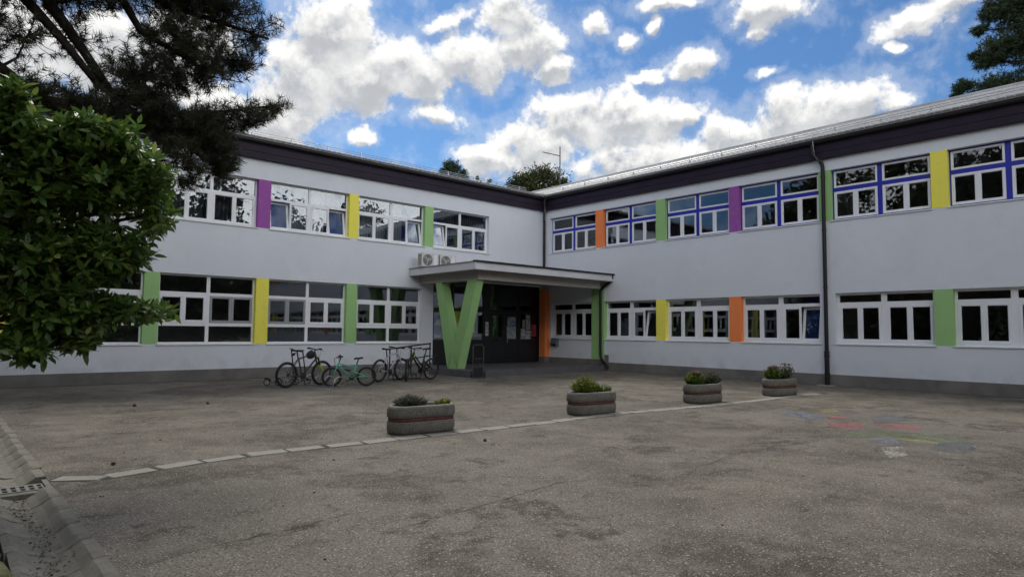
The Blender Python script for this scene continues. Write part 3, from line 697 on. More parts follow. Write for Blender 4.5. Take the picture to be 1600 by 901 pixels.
# --- downpipes
def pipe(pts, r, name='downpipe', par=B, brackets=()):
    mb = MB(); mb.tube(pts, r, 12)
    for p, ax in brackets: mb.tube([Vector(p)-Vector(ax)*.02, Vector(p)+Vector(ax)*.02], r+.010, 12)
    return mb.build(name, gutter_m, par, smooth=False)
Z = (0,0,1)
pipe([(-.245,-.245,7.22),(-.245,-.245,6.98),(-.2,-.2,6.85),(-.11,-.11,6.55),(-.09,-.09,6.4),(-.09,-.09,3.75)], .052, brackets=[((-.09,-.09,z),Z) for z in (6.3,5.2,4.2)])
pipe([(-.225,-11.72,7.22),(-.225,-11.72,6.95),(-.215,-11.76,6.85),(-.10,-11.93,6.62),(-.085,-11.95,6.5),(-.085,-11.95,1.0)], .056, brackets=[((-.085,-11.95,z),Z) for z in (6.2,4.6,2.9)])
o = pipe([(-.085,-11.95,1.0),(-.085,-11.95,.0)], .068, brackets=[((-.085,-11.95,z),Z) for z in (.98,.86,.36)]); o['label'] = 'wider foot of the downpipe'
mb = MB(); mb.tube([(-.28,-11.75,7.36),(-.30,-11.78,7.1),(-.27,-11.80,6.85),(-.16,-11.9,6.55)], .008, 5); mb.tube([(-.30,-.35,7.38),(-.30,-.33,7.0),(-.16,-.2,6.6),(-.14,-.2,6.3)], .008, 5); mb.build('lightning_cable', steel_m, B)
MB().box((-.34,-12.15,0),(-.02,-11.72,.018)).build('splash_slab', kerb_m, B)

# --- entrance screen
es_ = MB(); zs0, zs1 = .22, 3.42; yy = .10
def bar_(x0,x1,z0,z1,y0=yy,y1=yy+.07): es_.box((x0,y0,z0),(x1,y1,z1))
bar_(-5.82,-.18,zs1-.08,zs1); bar_(-5.82,-.18,zs0,zs0+.1,yy+.001)
for a, b in ((-5.82,-5.74),(-4.86,-4.76),(-3.32,-2.93),(-1.38,-1.28),(-.34,-.18)): bar_(a,b,zs0+.1,zs1-.08)
for a, b in ((-5.74,-4.86),(-4.76,-3.32),(-2.93,-1.38),(-1.28,-.34)): bar_(a,b,2.26,2.38,yy+.002,yy+.068)
for a, b in ((-5.74,-4.86),(-4.76,-3.32),(-1.28,-.34)): es_.box((a,yy+.02,zs0+.1),(b,yy+.05,1.16)); bar_(a,b,1.10,1.16,yy+.003,yy+.067)
scr = es_.build('entrance_screen', black_m, B); scr['label'] = 'black framed glass entrance under the canopy'
for a, b in ((-5.74,-4.86),(-4.76,-3.32),(-1.28,-.34),(-2.93,-1.38)):
    link('pane', pane_mesh(b-a, zs1-.08-2.38), scr, loc=(a,yy+.03,2.38))
    if a > -2.9 or a < -3: link('pane', pane_mesh(b-a, 1.1), scr, loc=(a,yy+.03,1.16)) if a != -2.93 else None
for k, (a, b) in enumerate(((-2.92,-2.16),(-2.15,-1.39))):
    mb = MB(); mb.box((a,yy+.0,.33),(b,yy+.055,1.16)); mb.box((a,yy,2.14),(b,yy+.055,2.255)); mb.box((a,yy,1.16),(a+.1,yy+.055,2.14)); mb.box((b-.1,yy,1.16),(b,yy+.055,2.14))
    mb.build('door', black_m, scr, bevel=.003); link('pane', pane_mesh(b-a-.2,.98), scr, loc=(a+.1,yy+.025,1.16))
mb = MB(); mb.tube([(-2.05,yy-.05,1.05),(-2.05,yy-.05,1.32)],.012,8).tube([(-2.05,yy-.05,1.22),(-1.95,yy-.05,1.22)],.011,8).tube([(-2.05,yy-.05,1.07),(-2.05,yy,1.07)],.01,6).tube([(-2.05,yy-.05,1.3),(-2.05,yy,1.3)],.01,6); mb.build('door_handle', steel_m, scr)
def poster_mat(name, a, b, sc):
    m, t, bb = base(name); v = t.n('ShaderNodeTexCoord').outputs['Object']
    vo = t.n('ShaderNodeTexVoronoi', distance='CHEBYCHEV'); vo.inputs['Scale'].default_value = sc; t.l(v, vo.inputs['Vector']); s = t.n('ShaderNodeSeparateColor'); t.l(vo.outputs['Color'], s.inputs[0])
    c = t.mix(t.ramp(s.outputs[0], .3, .7), a, b); c = t.mix(t.ramp(t.noise(v, 40, 4, .7), .52, .6, 0, .5), c, tuple(x*.3 for x in a)); t.l(c, bb.inputs['Base Color']); bb.inputs['Roughness'].default_value = .5; return m
pm = [poster_mat('poster_collage', (.30,.32,.34), (.50,.52,.52), 9), poster_mat('poster_blue', (.20,.28,.38), (.42,.48,.54), 6), poster_mat('poster_red', (.40,.03,.05), (.5,.12,.12), 5)]
paper_m = simple('white_paper', (.62,.64,.62), .6, var=.04)
def poster(x0, x1, z0, z1, m): MB().box((x0,yy+.015,z0),(x1,yy+.022,z1)).build('poster', m, scr)
poster(-5.70,-5.38,1.22,2.2,pm[1]); poster(-5.34,-5.12,1.3,2.05,pm[0]); poster(-5.09,-4.9,1.22,1.9,pm[1])
poster(-2.03,-1.53,1.2,1.72,pm[0]); poster(-2.0,-1.55,1.75,2.1,pm[1]); poster(-1.24,-1.0,1.18,1.62,pm[0]); poster(-.98,-.66,1.18,1.55,pm[0]); poster(-.95,-.7,1.58,2.2,pm[0]); poster(-.64,-.36,1.3,1.8,pm[2]); poster(-4.0,-3.72,1.42,1.68,paper_m); poster(-1.15,-1.02,1.65,2.0,pm[0])
sg = MB().box((-3.20,yy-.010,1.32),(-3.04,yy-.004,1.88)).build('notice_plate', paper_m, scr)
for z in (1.44,1.72): MB().disc((-3.12,yy-.012,z),(0,1,0),.028,.004,14).build('notice_dot', black_m, scr)
mb = MB(); mb.box((-3.20,yy-.0112,1.588),(-3.04,yy-.0102,1.600)); mb.build('notice_line', black_m, scr)

# --- canopy
mb = MB(); mb.box((-6.9,-3.87,3.48),(-.002,-.002,3.73)); cnp = mb.build('canopy', canopy_m, B, bevel=.006)
mb = MB(); mb.box((-6.45,-3.45,3.20),(-6.12,-.002,3.478)); mb.box((-6.12,-3.45,3.20),(-.30,-3.15,3.478)); mb.box((-6.88,-3.85,3.474),(-.003,-.003,3.4795)); mb.build('canopy_beam', soffit_m, cnp)
mb = MB(); mb.box((-6.92,-3.93,3.72),(.0-.002,-3.74,3.775)); mb.build('canopy_gutter', gutter_m, cnp)
mb = MB(); mb.box((-6.93,-3.74,3.725),(-6.84,-.002,3.752)); mb.box((-6.84,-3.74,3.731),(-.002,-.002,3.742)); mb.build('canopy_flashing', simple('grey_flashing',(.22,.22,.23),.5,metal=.3), cnp)
mb = MB(); prof_v = [(-1.02,3.215),(-1.80,.215),(-2.38,.215),(-3.35,3.215),(-2.88,3.215),(-2.13,.92),(-1.38,3.215)]
def vring(x, g=0): return [(x, y_, z_) for y_, z_ in prof_v]
k0 = 0; A = vring(-6.44); Bq = vring(-6.13); mb.v = A+Bq; n = 7
mb.f = [(0,1,5,6),(1,2,5),(2,3,4,5),(7+0,7+6,7+5,7+1),(7+1,7+5,7+2),(7+2,7+5,7+4,7+3)]+[(i,(i+1)%n+7*0,(i+1)%n+7,i+7) for i in range(n)]
o = mb.build('v_column', green_m, cnp, bevel=.012); o['label'] = 'green V-shaped column'
pipe([(-.06,-3.84,3.73),(-.06,-3.84,3.60),(-.08,-3.75,3.48),(-.12,-3.35,3.2),(-.12,-3.30,3.1),(-.12,-3.30,.62),(-.12,-3.34,.48),(-.14,-3.52,.30),(-.16,-3.62,.26),(-.18,-3.72,.12)], .05, 'downpipe', cnp, [((-.12,-3.3,z),Z) for z in (2.6,1.4,.64)])
MB().box((-.02,-3.62,.25),(-.001,-3.42,.62)).build('pipe_box', plinth_m, B)

# platform + ramp
pf = MB().box((-6.75,-3.5,0),(-.01,-.01,.19)).box((-6.75,-3.5,0.19),(-.01,-3.2,.215)).box((-6.75,-3.195,.19),(-.01,-.01,.215)); o = pf.build('entrance_platform', platform_m); tag(o, kind='structure')
mb = MB(); mb.v = [(-8.6,-1.25,0),(-6.76,-1.25,0),(-6.76,-.01,0),(-8.6,-.01,0),(-6.76,-1.25,.21),(-6.76,-.01,.21)]; mb.f = [(0,1,4),(3,5,2),(0,4,5,3),(1,2,5,4),(0,3,2,1)]; tag(mb.build('entrance_ramp', plinth_m), kind='structure')
# hall furniture glimpsed through the glass
MB().box((-4.3,1.8,.2),(-3.9,2.3,2.6)).build('hall_pillar', yellow_m, B)
MB().box((-5.82,TH,.12),(-.26,.31,.2)).build('threshold', platform_m, B)
# ================================================================== THINGS BY THE ENTRANCE
# air conditioners on the canopy
def ac_unit(name, loc, label):
    a = empty(name, loc, 0, label, 'air conditioner', 'air conditioners on the canopy')
    W_, D_, H = .74, .27, .50
    MB().box((0,0,.06),(W_,D_,.06+H)).build('casing', ac_m, a, bevel=.012)
    mb = MB()
    for x in (.08,.60): mb.box((x,-.01,0),(x+.05,D_+.01,.06))
    mb.build('foot_rail', darksteel_m, a)
    MB().disc((.25,-.004,.31),(0,1,0),.205,.012,28).build('fan_opening', simple('fan_dark',(.05,.05,.05),.7) if 'fan_dark' not in MATS else MATS['fan_dark'], a)
    mb = MB()
    for r in (.05,.09,.13,.17,.205): mb.ring((.25,-.016,.31),(0,1,0),r,.004,24,4)
    for k in range(6):
        an = PI*k/6; mb.tube([(.25-.2*math.cos(an),-.018,.31-.2*math.sin(an)),(.25+.2*math.cos(an),-.018,.31+.2*math.sin(an))],.004,4)
    mb.build('fan_guard', ac_m, a)
    mb = MB(); mb.disc((.25,-.012,.31),(0,1,0),.04,.012,12)
    for k in range(3):
        an = 2*PI*k/3+.3; c, s = math.cos(an), math.sin(an); mb.v += [(.25+.03*c,-.011,.31+.03*s),(.25+.18*math.cos(an-.3),-.013,.31+.18*math.sin(an-.3)),(.25+.19*math.cos(an+.35),-.011,.31+.19*math.sin(an+.35))]; n_ = len(mb.v); mb.f.append((n_-3,n_-2,n_-1))
    mb.build('fan_blade', pvcg_m, a)
    mb = MB()
    for k in range(8):
        for q in range(3): mb.box((-.004,.03+q*.075,.12+k*.05),(.003,.085+q*.075,.15+k*.05))
    mb.build('side_grille', MATS['fan_dark'], a)
    MB().box((.52,-.003,.10),(.68,.002,.52)).build('service_panel', pvc_m, a)
    return a
ac_unit('air_conditioner', (-6.78,-.62,3.742), 'left white air conditioner unit standing on the canopy')
ac_unit('air_conditioner', (-5.98,-.62,3.742), 'right white air conditioner unit, nearer the canopy corner')

# wall hood
wh = empty('wall_vent', (-.001,-.75,.9), RW, 'small grey-blue hooded box on the wall under the canopy', 'vent')
vm_ = simple('vent_grey', (.13,.15,.18), .5)
mb = MB(); mb.loft([[(-.30+.12,-.16,-.0),(.18,-.16,0),(.18,0,0),(-.18,0,0)],[(-.18,-.19,.10),(.18,-.19,.10),(.18,0,.1),(-.18,0,.1)],[(-.18,-.12,.34),(.18,-.12,.34),(.18,0,.34),(-.18,0,.34)]]); mb.build('hood', vm_, wh, bevel=.01)
MB().box((-.15,-.194,.03),(.15,-.180,.09)).build('flap', black_m, wh)

# handrail at the ramp
hr = empty('handrail', (-8.45,-1.3,0), 0, 'black metal handrail along the ramp left of the entrance', 'handrail')
def rz_(x, z0): return z0+.11*(x)
mb = MB(); mb.tube([(-.15,0,rz_(-.15,.88)),(1.65,0,rz_(1.65,.88))],.024,8); mb.build('top_rail', black_m, hr)
mb = MB(); mb.tube([(.1,0,rz_(.1,.45)),(1.65,0,rz_(1.65,.45))],.02,8); mb.build('lower_rail', black_m, hr)
for x in (.02,.85,1.62): MB().tube([(x,0,0),(x,0,rz_(x,.88))],.024,8).build('post', black_m, hr)

# hand truck
htm = simple('worn_black_metal', (.05,.055,.05), .5, var=.2)
ht = empty('hand_truck', (-6.62,-3.72,0), math.radians(-35), 'black two-wheeled hand truck standing beside the green V-shaped column', 'hand truck')
mb = MB(); mb.tube([(-.17,0,.02),(-.17,.03,.95),(-.13,.05,1.06),(.13,.05,1.06),(.17,.03,.95),(.17,0,.02)],.017,8)
for z in (.35,.62): mb.tube([(-.17,.01,z),(.17,.01,z)],.012,6)
mb.tube([(-.05,.0,.05),(-.05,.02,.62)],.008,6).tube([(.05,0,.05),(.05,.02,.62)],.008,6); mb.build('frame', htm, ht)
MB().box((-.22,-.26,.01),(.22,.0,.022)).build('toe_plate', htm, ht)
MB().box((-.15,-.012,.05),(.15,-.002,.34)).build('back_plate', black_m, ht)
mb = MB(); mb.tube([(-.17,.05,1.0),(-.19,.13,.98)],.016,6).tube([(.17,.05,1.0),(.19,.13,.98)],.016,6); mb.build('handle', htm, ht)
mb = MB(); mb.tube([(-.22,.09,.11),(.22,.09,.11)],.010,6).tube([(-.17,0,.25),(-.17,.09,.11)],.008,6).tube([(.17,0,.25),(.17,.09,.11)],.008,6); mb.build('axle', darksteel_m, ht)
for x in (-.215,.215):
    w = MB().disc((x,.09,.11),(1,0,0),.055,.035,14).build('wheel', darksteel_m, ht); MB().ring((x,.09,.11),(1,0,0),.085,.025,20,8).build('tyre', rubber_m, w)

# ------------------------------------------------------------------ bicycles
def bicycle(rear, front, R, frame_m, label, style='mtb', fork_m=None, lean=0.0, steer=0.0, bag=False, lines=None, tyre=.024, tube=.019):
    rear = Vector(rear+(0,)); front = Vector(front+(0,)); d = front-rear; L = d.length
    a = empty('bicycle', rear, math.atan2(d.y, d.x), label, 'bicycle', 'bicycles parked by the left wing'); a.rotation_euler = (lean, 0, math.atan2(d.y, d.x))
    k = R/.34; fork_m = fork_m or frame_m
    bb = Vector((.42*L, 0, R*.84)); st = Vector((.30*L, 0, R+.40*k)); sd = Vector((.25*L, 0, R+.60*k)); hb = Vector((L-.205*k, 0, R+.40*k)); htp = Vector((L-.245*k, 0, R+.52*k)); ra = Vector((0,0,R)); fa = Vector((L,0,R))
    mb = MB(); tr = tube*k*1.15
    if style == 'full':       # rear suspension frame with an open middle
        pv = Vector((.46*L,0,R+.20*k)); mb.tube([hb,bb],tr*1.25,10).tube([htp,hb],tr*1.2,10).tube([hb+Vector((0,0,.05)), pv+Vector((.0,0,.14*k)), st+Vector((0,0,-.06))],tr*.9,8)
        mb.tube([bb,st],tr,8)
        for s in (-1,1): mb.tube([pv+Vector((0,.03*s,0)), ra+Vector((0,.05*s,0))],tr*.65,6).tube([bb+Vector((0,.03*s,.03)), ra+Vector((0,.05*s,0))],tr*.65,6)
    elif style == 'step':     # low slung curved frame
        mb.tube([hb,Vector((.72*L,0,R+.30*k)),Vector((.55*L,0,R+.10*k)),bb],tr*1.15,8).tube([htp,Vector((.70*L,0,R+.40*k)),Vector((.50*L,0,R+.20*k)),bb.lerp(st,.4)],tr*.9,8).tube([bb,st+Vector((0,0,.04))],tr,8).tube([htp,hb],tr*1.2,10)
        for s in (-1,1): mb.tube([st.lerp(bb,.3)+Vector((0,.02*s,0)), ra+Vector((0,.055*s,0))],tr*.55,6).tube([bb+Vector((0,.03*s,0)), ra+Vector((0,.055*s,0))],tr*.6,6)
    else:
        mb.tube([hb,bb],tr*1.15,10).tube([htp+Vector((0,0,-.03)),htp.lerp(st,.5)+Vector((0,0,.015)),st],tr,8).tube([bb,st+Vector((0,0,.04))],tr,8).tube([htp,hb],tr*1.25,10)
        for s in (-1,1): mb.tube([st+Vector((0,.02*s,0)), ra+Vector((0,.055*s,0))],tr*.55,6).tube([bb+Vector((0,.03*s,0)), ra+Vector((0,.055*s,0))],tr*.6,6)
    mb.build('frame', frame_m, a, smooth=True)
    if style == 'full':
        mb = MB(); mb.tube([pv+Vector((-.02,0,.02)), hb.lerp(bb,.35)+Vector((0,0,.02))],.016,8); q0, q1 = pv, hb.lerp(bb,.35)
        for i in range(7): p = q0.lerp(q1,.15+.1*i); mb.ring(p,(q1-q0),.026,.006,12,4)
        mb.build('shock_spring', darksteel_m, a)
    def wheel(c, nm, rot=0):
        mb = MB(); mb.ring((0,0,0),(0,1,0),R-tyre*1.6,.010,32,6); mb.disc((0,0,0),(0,1,0),.022,.09,10)
        for i in range(24):
            an = 2*PI*i/24; s = .028*(1 if i % 2 else -1); mb.tube([(.02*math.cos(an+.6),s,.02*math.sin(an+.6)),((R-tyre*1.8)*math.cos(an),0,(R-tyre*1.8)*math.sin(an))],.0016,3,cap=False)
        w = mb.build('wheel', steel_m, a, loc=c); w.rotation_euler = (0,0,rot)
        MB().ring((0,0,0),(0,1,0),R-tyre,tyre,36,8).build('tyre', rubber_m, w, smooth=True); return w
    wheel(ra, 'rear'); wheel(fa, 'front', steer)
    fk = MB(); off = .055
    for s in (-1,1):
        fk.tube([hb+Vector((.01,off*s,.02)), fa+Vector((0,off*s,0))],.019*k,8)
    fk.tube([hb+Vector((.01,-off,.03)), hb+Vector((.01,off,.03))],.022*k,8); fk.build('fork', fork_m, a, smooth=True)
    if bag:      # dark upper fork stanchions
        mb = MB()
        for s in (-1,1): mb.tube([hb+Vector((.0,off*s,.04)), hb.lerp(fa,.42)+Vector((0,off*s,0))],.023,8)
        mb.tube([hb,hb+Vector((.0,0,.04))],.03,8); mb.build('fork_crown', black_m, a)
    m2 = MB(); hx = htp+Vector((-.03,0,.10)); w_ = .29*k
    m2.tube([htp,hx],.016,8).tube([hx,hx+Vector((.06,0,.015))],.018,8); c = hx+Vector((.06,0,.015))
    m2.tube([c+Vector((-.07,w_,.03)),c+Vector((-.03,w_*.5,.025)),c,c+Vector((-.03,-w_*.5,.025)),c+Vector((-.07,-w_,.03))],.016,8); m2.build('handlebar', black_m, a)
    mb = MB()
    for s in (-1,1): mb.tube([c+Vector((-.045,s*w_*.62,.026)),c+Vector((-.07,s*w_,.03))],.024,8)
    mb.build('grip', rubber_m, a)
    mb = MB()
    for s in (-1,1): mb.tube([c+Vector((-.02,s*w_*.5,.02)),c+Vector((.05,s*w_*.75,-.02)),c+Vector((.02,s*w_*.95,-.025))],.006,5); mb.tube([c+Vector((-.03,s*w_*.55,.02)),c+Vector((.10,s*.05,-.03)),c+Vector((.08,s*.03,-.22)),hb.lerp(fa,.5)],.004,5)
    mb.build('brake_cable', black_m, a)
    mb = MB(); mb.tube([st,sd],.018,8); mb.build('seat_post', black_m if style != 'full' else darksteel_m, a)
    mb = MB(); S0 = sd+Vector((0,0,.01)); rings = []
    for x, wd, z in ((-.15,.06,.02),(-.12,.085,.025),(-.05,.078,.012),(.02,.045,.01),(.10,.028,.008),(.15,.018,-.01)):
        rings.append([S0+Vector((x*k,wd*math.cos(q)*k,z+.026*math.sin(q))) for q in np.linspace(0,2*PI,9)[:-1]])
    mb.loft(rings); mb.build('saddle', rubber_m, a, smooth=True)
    mb = MB(); mb.disc(bb+Vector((0,-.055,0)),(0,1,0),.09*k,.006,22); mb.tube([bb+Vector((0,-.075,0)),bb+Vector((.13*k,-.08,-.10*k))],.011,6).tube([bb+Vector((0,.075,0)),bb+Vector((-.13*k,.08,.10*k))],.011,6).tube([bb+Vector((0,-.08,0)),bb+Vector((0,.08,0))],.02,8); mb.build('crankset', darksteel_m, a)
    mb = MB(); mb.box(tuple(bb+Vector((.13*k-.045,-.17,-.10*k-.012))),tuple(bb+Vector((.13*k+.045,-.085,-.10*k+.012)))).box(tuple(bb+Vector((-.13*k-.045,.085,.10*k-.012))),tuple(bb+Vector((-.13*k+.045,.17,.10*k+.012)))); mb.build('pedal', rubber_m, a)
    mb = MB(); mb.tube([bb+Vector((0,-.055,.09*k)),ra+Vector((0,-.055,.04))],.005,4).tube([bb+Vector((0,-.055,-.09*k)),ra+Vector((.03,-.055,-.10*k)),ra+Vector((0,-.055,-.03))],.005,4).disc(ra+Vector((0,-.05,0)),(0,1,0),.045,.02,14); mb.build('chain', darksteel_m, a)
    if bag:
        mb = MB(); rings = []
        for i_, (p, r1) in enumerate(((sd+Vector((-.06,0,-.03)),.03),(sd+Vector((-.10,0,-.06)),.055),(sd+Vector((-.13,0,-.11)),.04))): rings.append([p+Vector((r1*math.cos(q),r1*.8*math.sin(q),0)) for q in np.linspace(0,2*PI,9)[:-1]])
        mb.loft(rings).build('saddle_bag', rubber_m, a, smooth=True)
        mb = MB(); rings = []
        hc = htp+Vector((-.10,0,.0))
        for z, r1 in ((-.12,.05),(-.08,.10),(.0,.12),(.06,.08),(.10,.03)): rings.append([hc+Vector((r1*1.1*math.cos(q)-.05+.1*z,r1*.8*math.sin(q),z)) for q in np.linspace(0,2*PI,11)[:-1]])
        mb.loft(rings).build('helmet', rubber_m, a, smooth=True)
    return a
bk = simple('black_paint', (.016,.017,.018), .35, var=.2); mint = simple('mint_paint', (.10,.50,.36), .35, var=.1); lilac = simple('lilac_paint', (.46,.40,.50), .35, var=.1)
yel = simple('yellow_paint', (.62,.72,.03), .4, var=.08); bkg = simple('charcoal_paint', (.06,.062,.055), .35, var=.3)
b1 = bicycle((-12.93,-3.72),(-11.85,-3.46),.335,bkg,'black mountain bicycle with a yellow front fork and a helmet on its handlebar',fork_m=yel,bag=True,lean=.03,tyre=.036)
b2 = bicycle((-10.99,-4.36),(-11.85,-4.06),.262,mint,'mint green child bicycle with rear suspension parked in the silver rack','full',lean=-.04,tyre=.031,tube=.019)
b3 = bicycle((-10.06,-3.42),(-9.12,-3.08),.335,lilac,'lilac and white bicycle parked beside the black rack',lean=.05,tyre=.034)
b4 = bicycle((-8.28,-3.46),(-9.28,-3.66),.335,bk,'black bicycle with a rear rack parked nearest to the entrance','step',lean=-.05,steer=.7,tyre=.031,tube=.025)
# rear carrier + reflector of the last bicycle, yellow head tube patch
mb = MB(); 
for s in (-.05,.05): mb.tube([(.18,s,.74),(-.22,s,.72)],.006,5)
for x in (-.2,-.06,.08): mb.tube([(x,-.05,.73),(x,.05,.73)],.005,5)
for s in (-.06,.06): mb.tube([(0,s,.34),(-.15,s,.72)],.005,5)
mb.build('rear_carrier', black_m, b4)
MB().box((-.02,-.012,.30),(.12,-.004,.335)).build('reflector', paper_m, b4)
mb = MB(); mb.tube([(.735,0,.80),(.765,0,.72)],.028,8); mb.build('head_badge', yel, b4)

# kick scooters
def scooter(loc, rz, h, label):
    a = empty('kick_scooter', loc, rz, label, 'scooter', 'kick scooters lying behind the black bicycle')
    MB().box((.08,-.055,.075),(.58,.055,.095)).build('deck', darksteel_m, a, bevel=.006)
    mb = MB(); mb.tube([(.58,0,.09),(.70,0,.22),(.74,0,.12)],.018,8).tube([(.70,0,.2),(.60,0,h)],.017,8); mb.build('stem', black_m, a)
    mb = MB(); c = (.60,0,h); mb.tube([(.60,-.2,h+.01),c,(.60,.2,h+.01)],.014,8); mb.build('handlebar', black_m, a)
    for x in (0,.74):
        w = MB().disc((x,0,.09),(0,1,0),.02,.05,10); 
        for k in range(5): an = 2*PI*k/5; w.tube([(x,0,.09),(x+.07*math.cos(an),0,.09+.07*math.sin(an))],.008,5)
        w = w.build('wheel', pvcg_m, a); MB().ring((x,0,.09),(0,1,0),.078,.012,22,6).build('tyre', rubber_m, w)
    MB().tube([(-.08,0,.19),(.02,0,.195),(.1,0,.13)],.02,6).build('mudguard', black_m, a)
scooter((-13.05,-2.75,0), math.radians(-12), .97, 'left kick scooter with tall black stem behind the black bicycle')
scooter((-12.8,-2.9,0), math.radians(-16), .93, 'second kick scooter, its wheel nearer the black bicycle')

# cycle racks
def rack(name, base_pts, hoops, r, m, label, ax):
    a = empty(name, base_pts[0]+(0,), 0, label, 'bicycle rack'); p0 = Vector(base_pts[0]+(0,)); p1 = Vector(base_pts[1]+(0,)); d = p1-p0
    mb = MB(); ax = Vector(ax)
    for s in (-1,1): mb.tube([ax*r*s+Vector((0,0,.02)), d+ax*r*s+Vector((0,0,.02))],.013,6)
    mb.build('base_rail', m, a)
    for k in range(hoops):
        c = d*(k/(hoops-1)); pts = [c+ax*r*math.cos(q)+Vector((0,0,.03+r*1.25*math.sin(q))) for q in np.linspace(0,PI,15)]
        MB().tube(pts,.011,6).build('hoop', m, a)
rack('bicycle_rack', ((-11.95,-3.0),(-11.72,-4.25)), 4, .19, steel_m, 'silver steel bicycle rack with rounded hoops holding the mint bicycle', (.98,.15,0))
rack('bicycle_rack', ((-9.35,-2.9),(-8.25,-3.0)), 8, .15, darksteel_m, 'dark steel bicycle rack behind the black bicycle near the entrance', (.1,.99,0))

# ------------------------------------------------------------------ foliage helpers
def leaf_cloud(points, dirs, L, Wd, fold=.12, curl=.2, rg=None):
    """many leaves as folded 4-quad blades; points (n,3), dirs (n,3)."""
    rg = rg or rng; n = len(points); d = dirs/np.linalg.norm(dirs, axis=1, keepdims=True)
    upv = np.tile([0,0,1.0],(n,1))+rg.normal(0,.45,(n,3)); s = np.cross(d, upv); s /= np.linalg.norm(s, axis=1, keepdims=True)+1e-9; nn = np.cross(s, d)
    Ls = (L*rg.uniform(.7,1.15,n))[:,None]; Ws = (Wd*rg.uniform(.8,1.15,n))[:,None]
    def pt(u, w, h): return points+d*Ls*u+s*Ws*w+nn*Ls*h
    c = curl*rg.uniform(.3,1.5,n)[:,None]
    P = [pt(0,0,0), pt(.32,.5,fold*.25-.1*c), pt(.68,.42,fold*.2-.45*c), pt(1,0,-c), pt(.68,-.42,fold*.2-.45*c), pt(.32,-.5,fold*.25-.1*c), pt(.32,0,-.1*c), pt(.68,0,-.45*c)]
    V = np.stack(P,1).reshape(-1,3); b = (np.arange(n)*8)[:,None]
    F = np.concatenate([b+np.array([[0,1,6,6]]),b+np.array([[0,6,5,5]]),b+np.array([[1,2,7,6]]),b+np.array([[6,7,4,5]]),b+np.array([[2,3,7,7]]),b+np.array([[7,3,4,4]])])
    return V, F
def tri_quads(name, V, F, mat, smooth=True):
    tri = F[:,2] == F[:,3]; a = F[tri][:,:3]; q = F[~tri]; T2 = np.concatenate([a, q[:,[0,1,2]], q[:,[0,2,3]]])
    return np_mesh(name, V, T2, mat, smooth)
def in_ell(c, r, n, shell=.0, rg=None):
    rg = rg or rng; v = rg.normal(0,1,(n,3)); v /= np.linalg.norm(v,axis=1,keepdims=True); rad = (shell+(1-shell)*rg.random(n))**(1/2.0) if shell == 0 else shell+(1-shell)*rg.random(n)
    return np.array(c)+v*np.array(r)*rad[:,None], v

# ------------------------------------------------------------------ planters
def stadium(L, W_, ins, z, n=9):
    R = W_/2-ins; h = L/2-W_/2; P = []
    for k in range(n): a = -PI/2+PI*k/(n-1); P.append((h+R*math.cos(a), R*math.sin(a), z))
    for k in range(n): a = PI/2+PI*k/(n-1); P.append((-h+R*math.cos(a), R*math.sin(a), z))
    return P
def planter(loc, rz, label, L=1.08, W_=.50):
    a = empty('planter', loc, rz, label, 'planter', 'concrete planters along the kerb')
    mb = MB(); mb.loft([stadium(L,W_,i,z) for z, i in ((0,.035),(.015,.016),(.05,.004),(.10,0),(.172,.001),(.182,.010))]); mb.build('lower_ring', planter_m, a, smooth=True)
    mb = MB(); mb.loft([stadium(L,W_,i,z) for z, i in ((.181,.020),(.237,.020))]); mb.build('red_band', band_m, a, smooth=True)
    mb = MB(); mb.loft([stadium(L,W_,i,z) for z, i in ((.236,.012),(.243,.001),(.30,0),(.355,.004),(.385,.014),(.398,.032),(.398,.058),(.385,.072),(.33,.075),(.24,.08))], cap=False); mb.build('upper_ring', planter_m, a, smooth=True)
    mb = MB(); mb.loft([stadium(L,W_,i,z) for z, i in ((.3985,.036),(.4035,.044),(.4035,.060),(.3985,.066))], cap=False); mb.build('rim', rimc_m, a, smooth=True)
    mb = MB(); mb.loft([stadium(L,W_,.074,.34)+[], stadium(L,W_,.074,.352)]); mb.build('soil', soil_m, a)
    return a
PLN = [((-14.23,-11.82,0),-6,'large concrete planter with a red band, nearest to the camera'),((-10.55,-11.96,0),-5,'concrete planter holding a yellow-green shrub, second from the left'),((-7.09,-12.15,0),-4,'concrete planter with pink flowers, third from the left'),((-4.10,-12.44,0),-8,'concrete planter with rose-red flowers nearest to the right wing')]
for p, a, l in PLN: planter(p, math.radians(a), l)
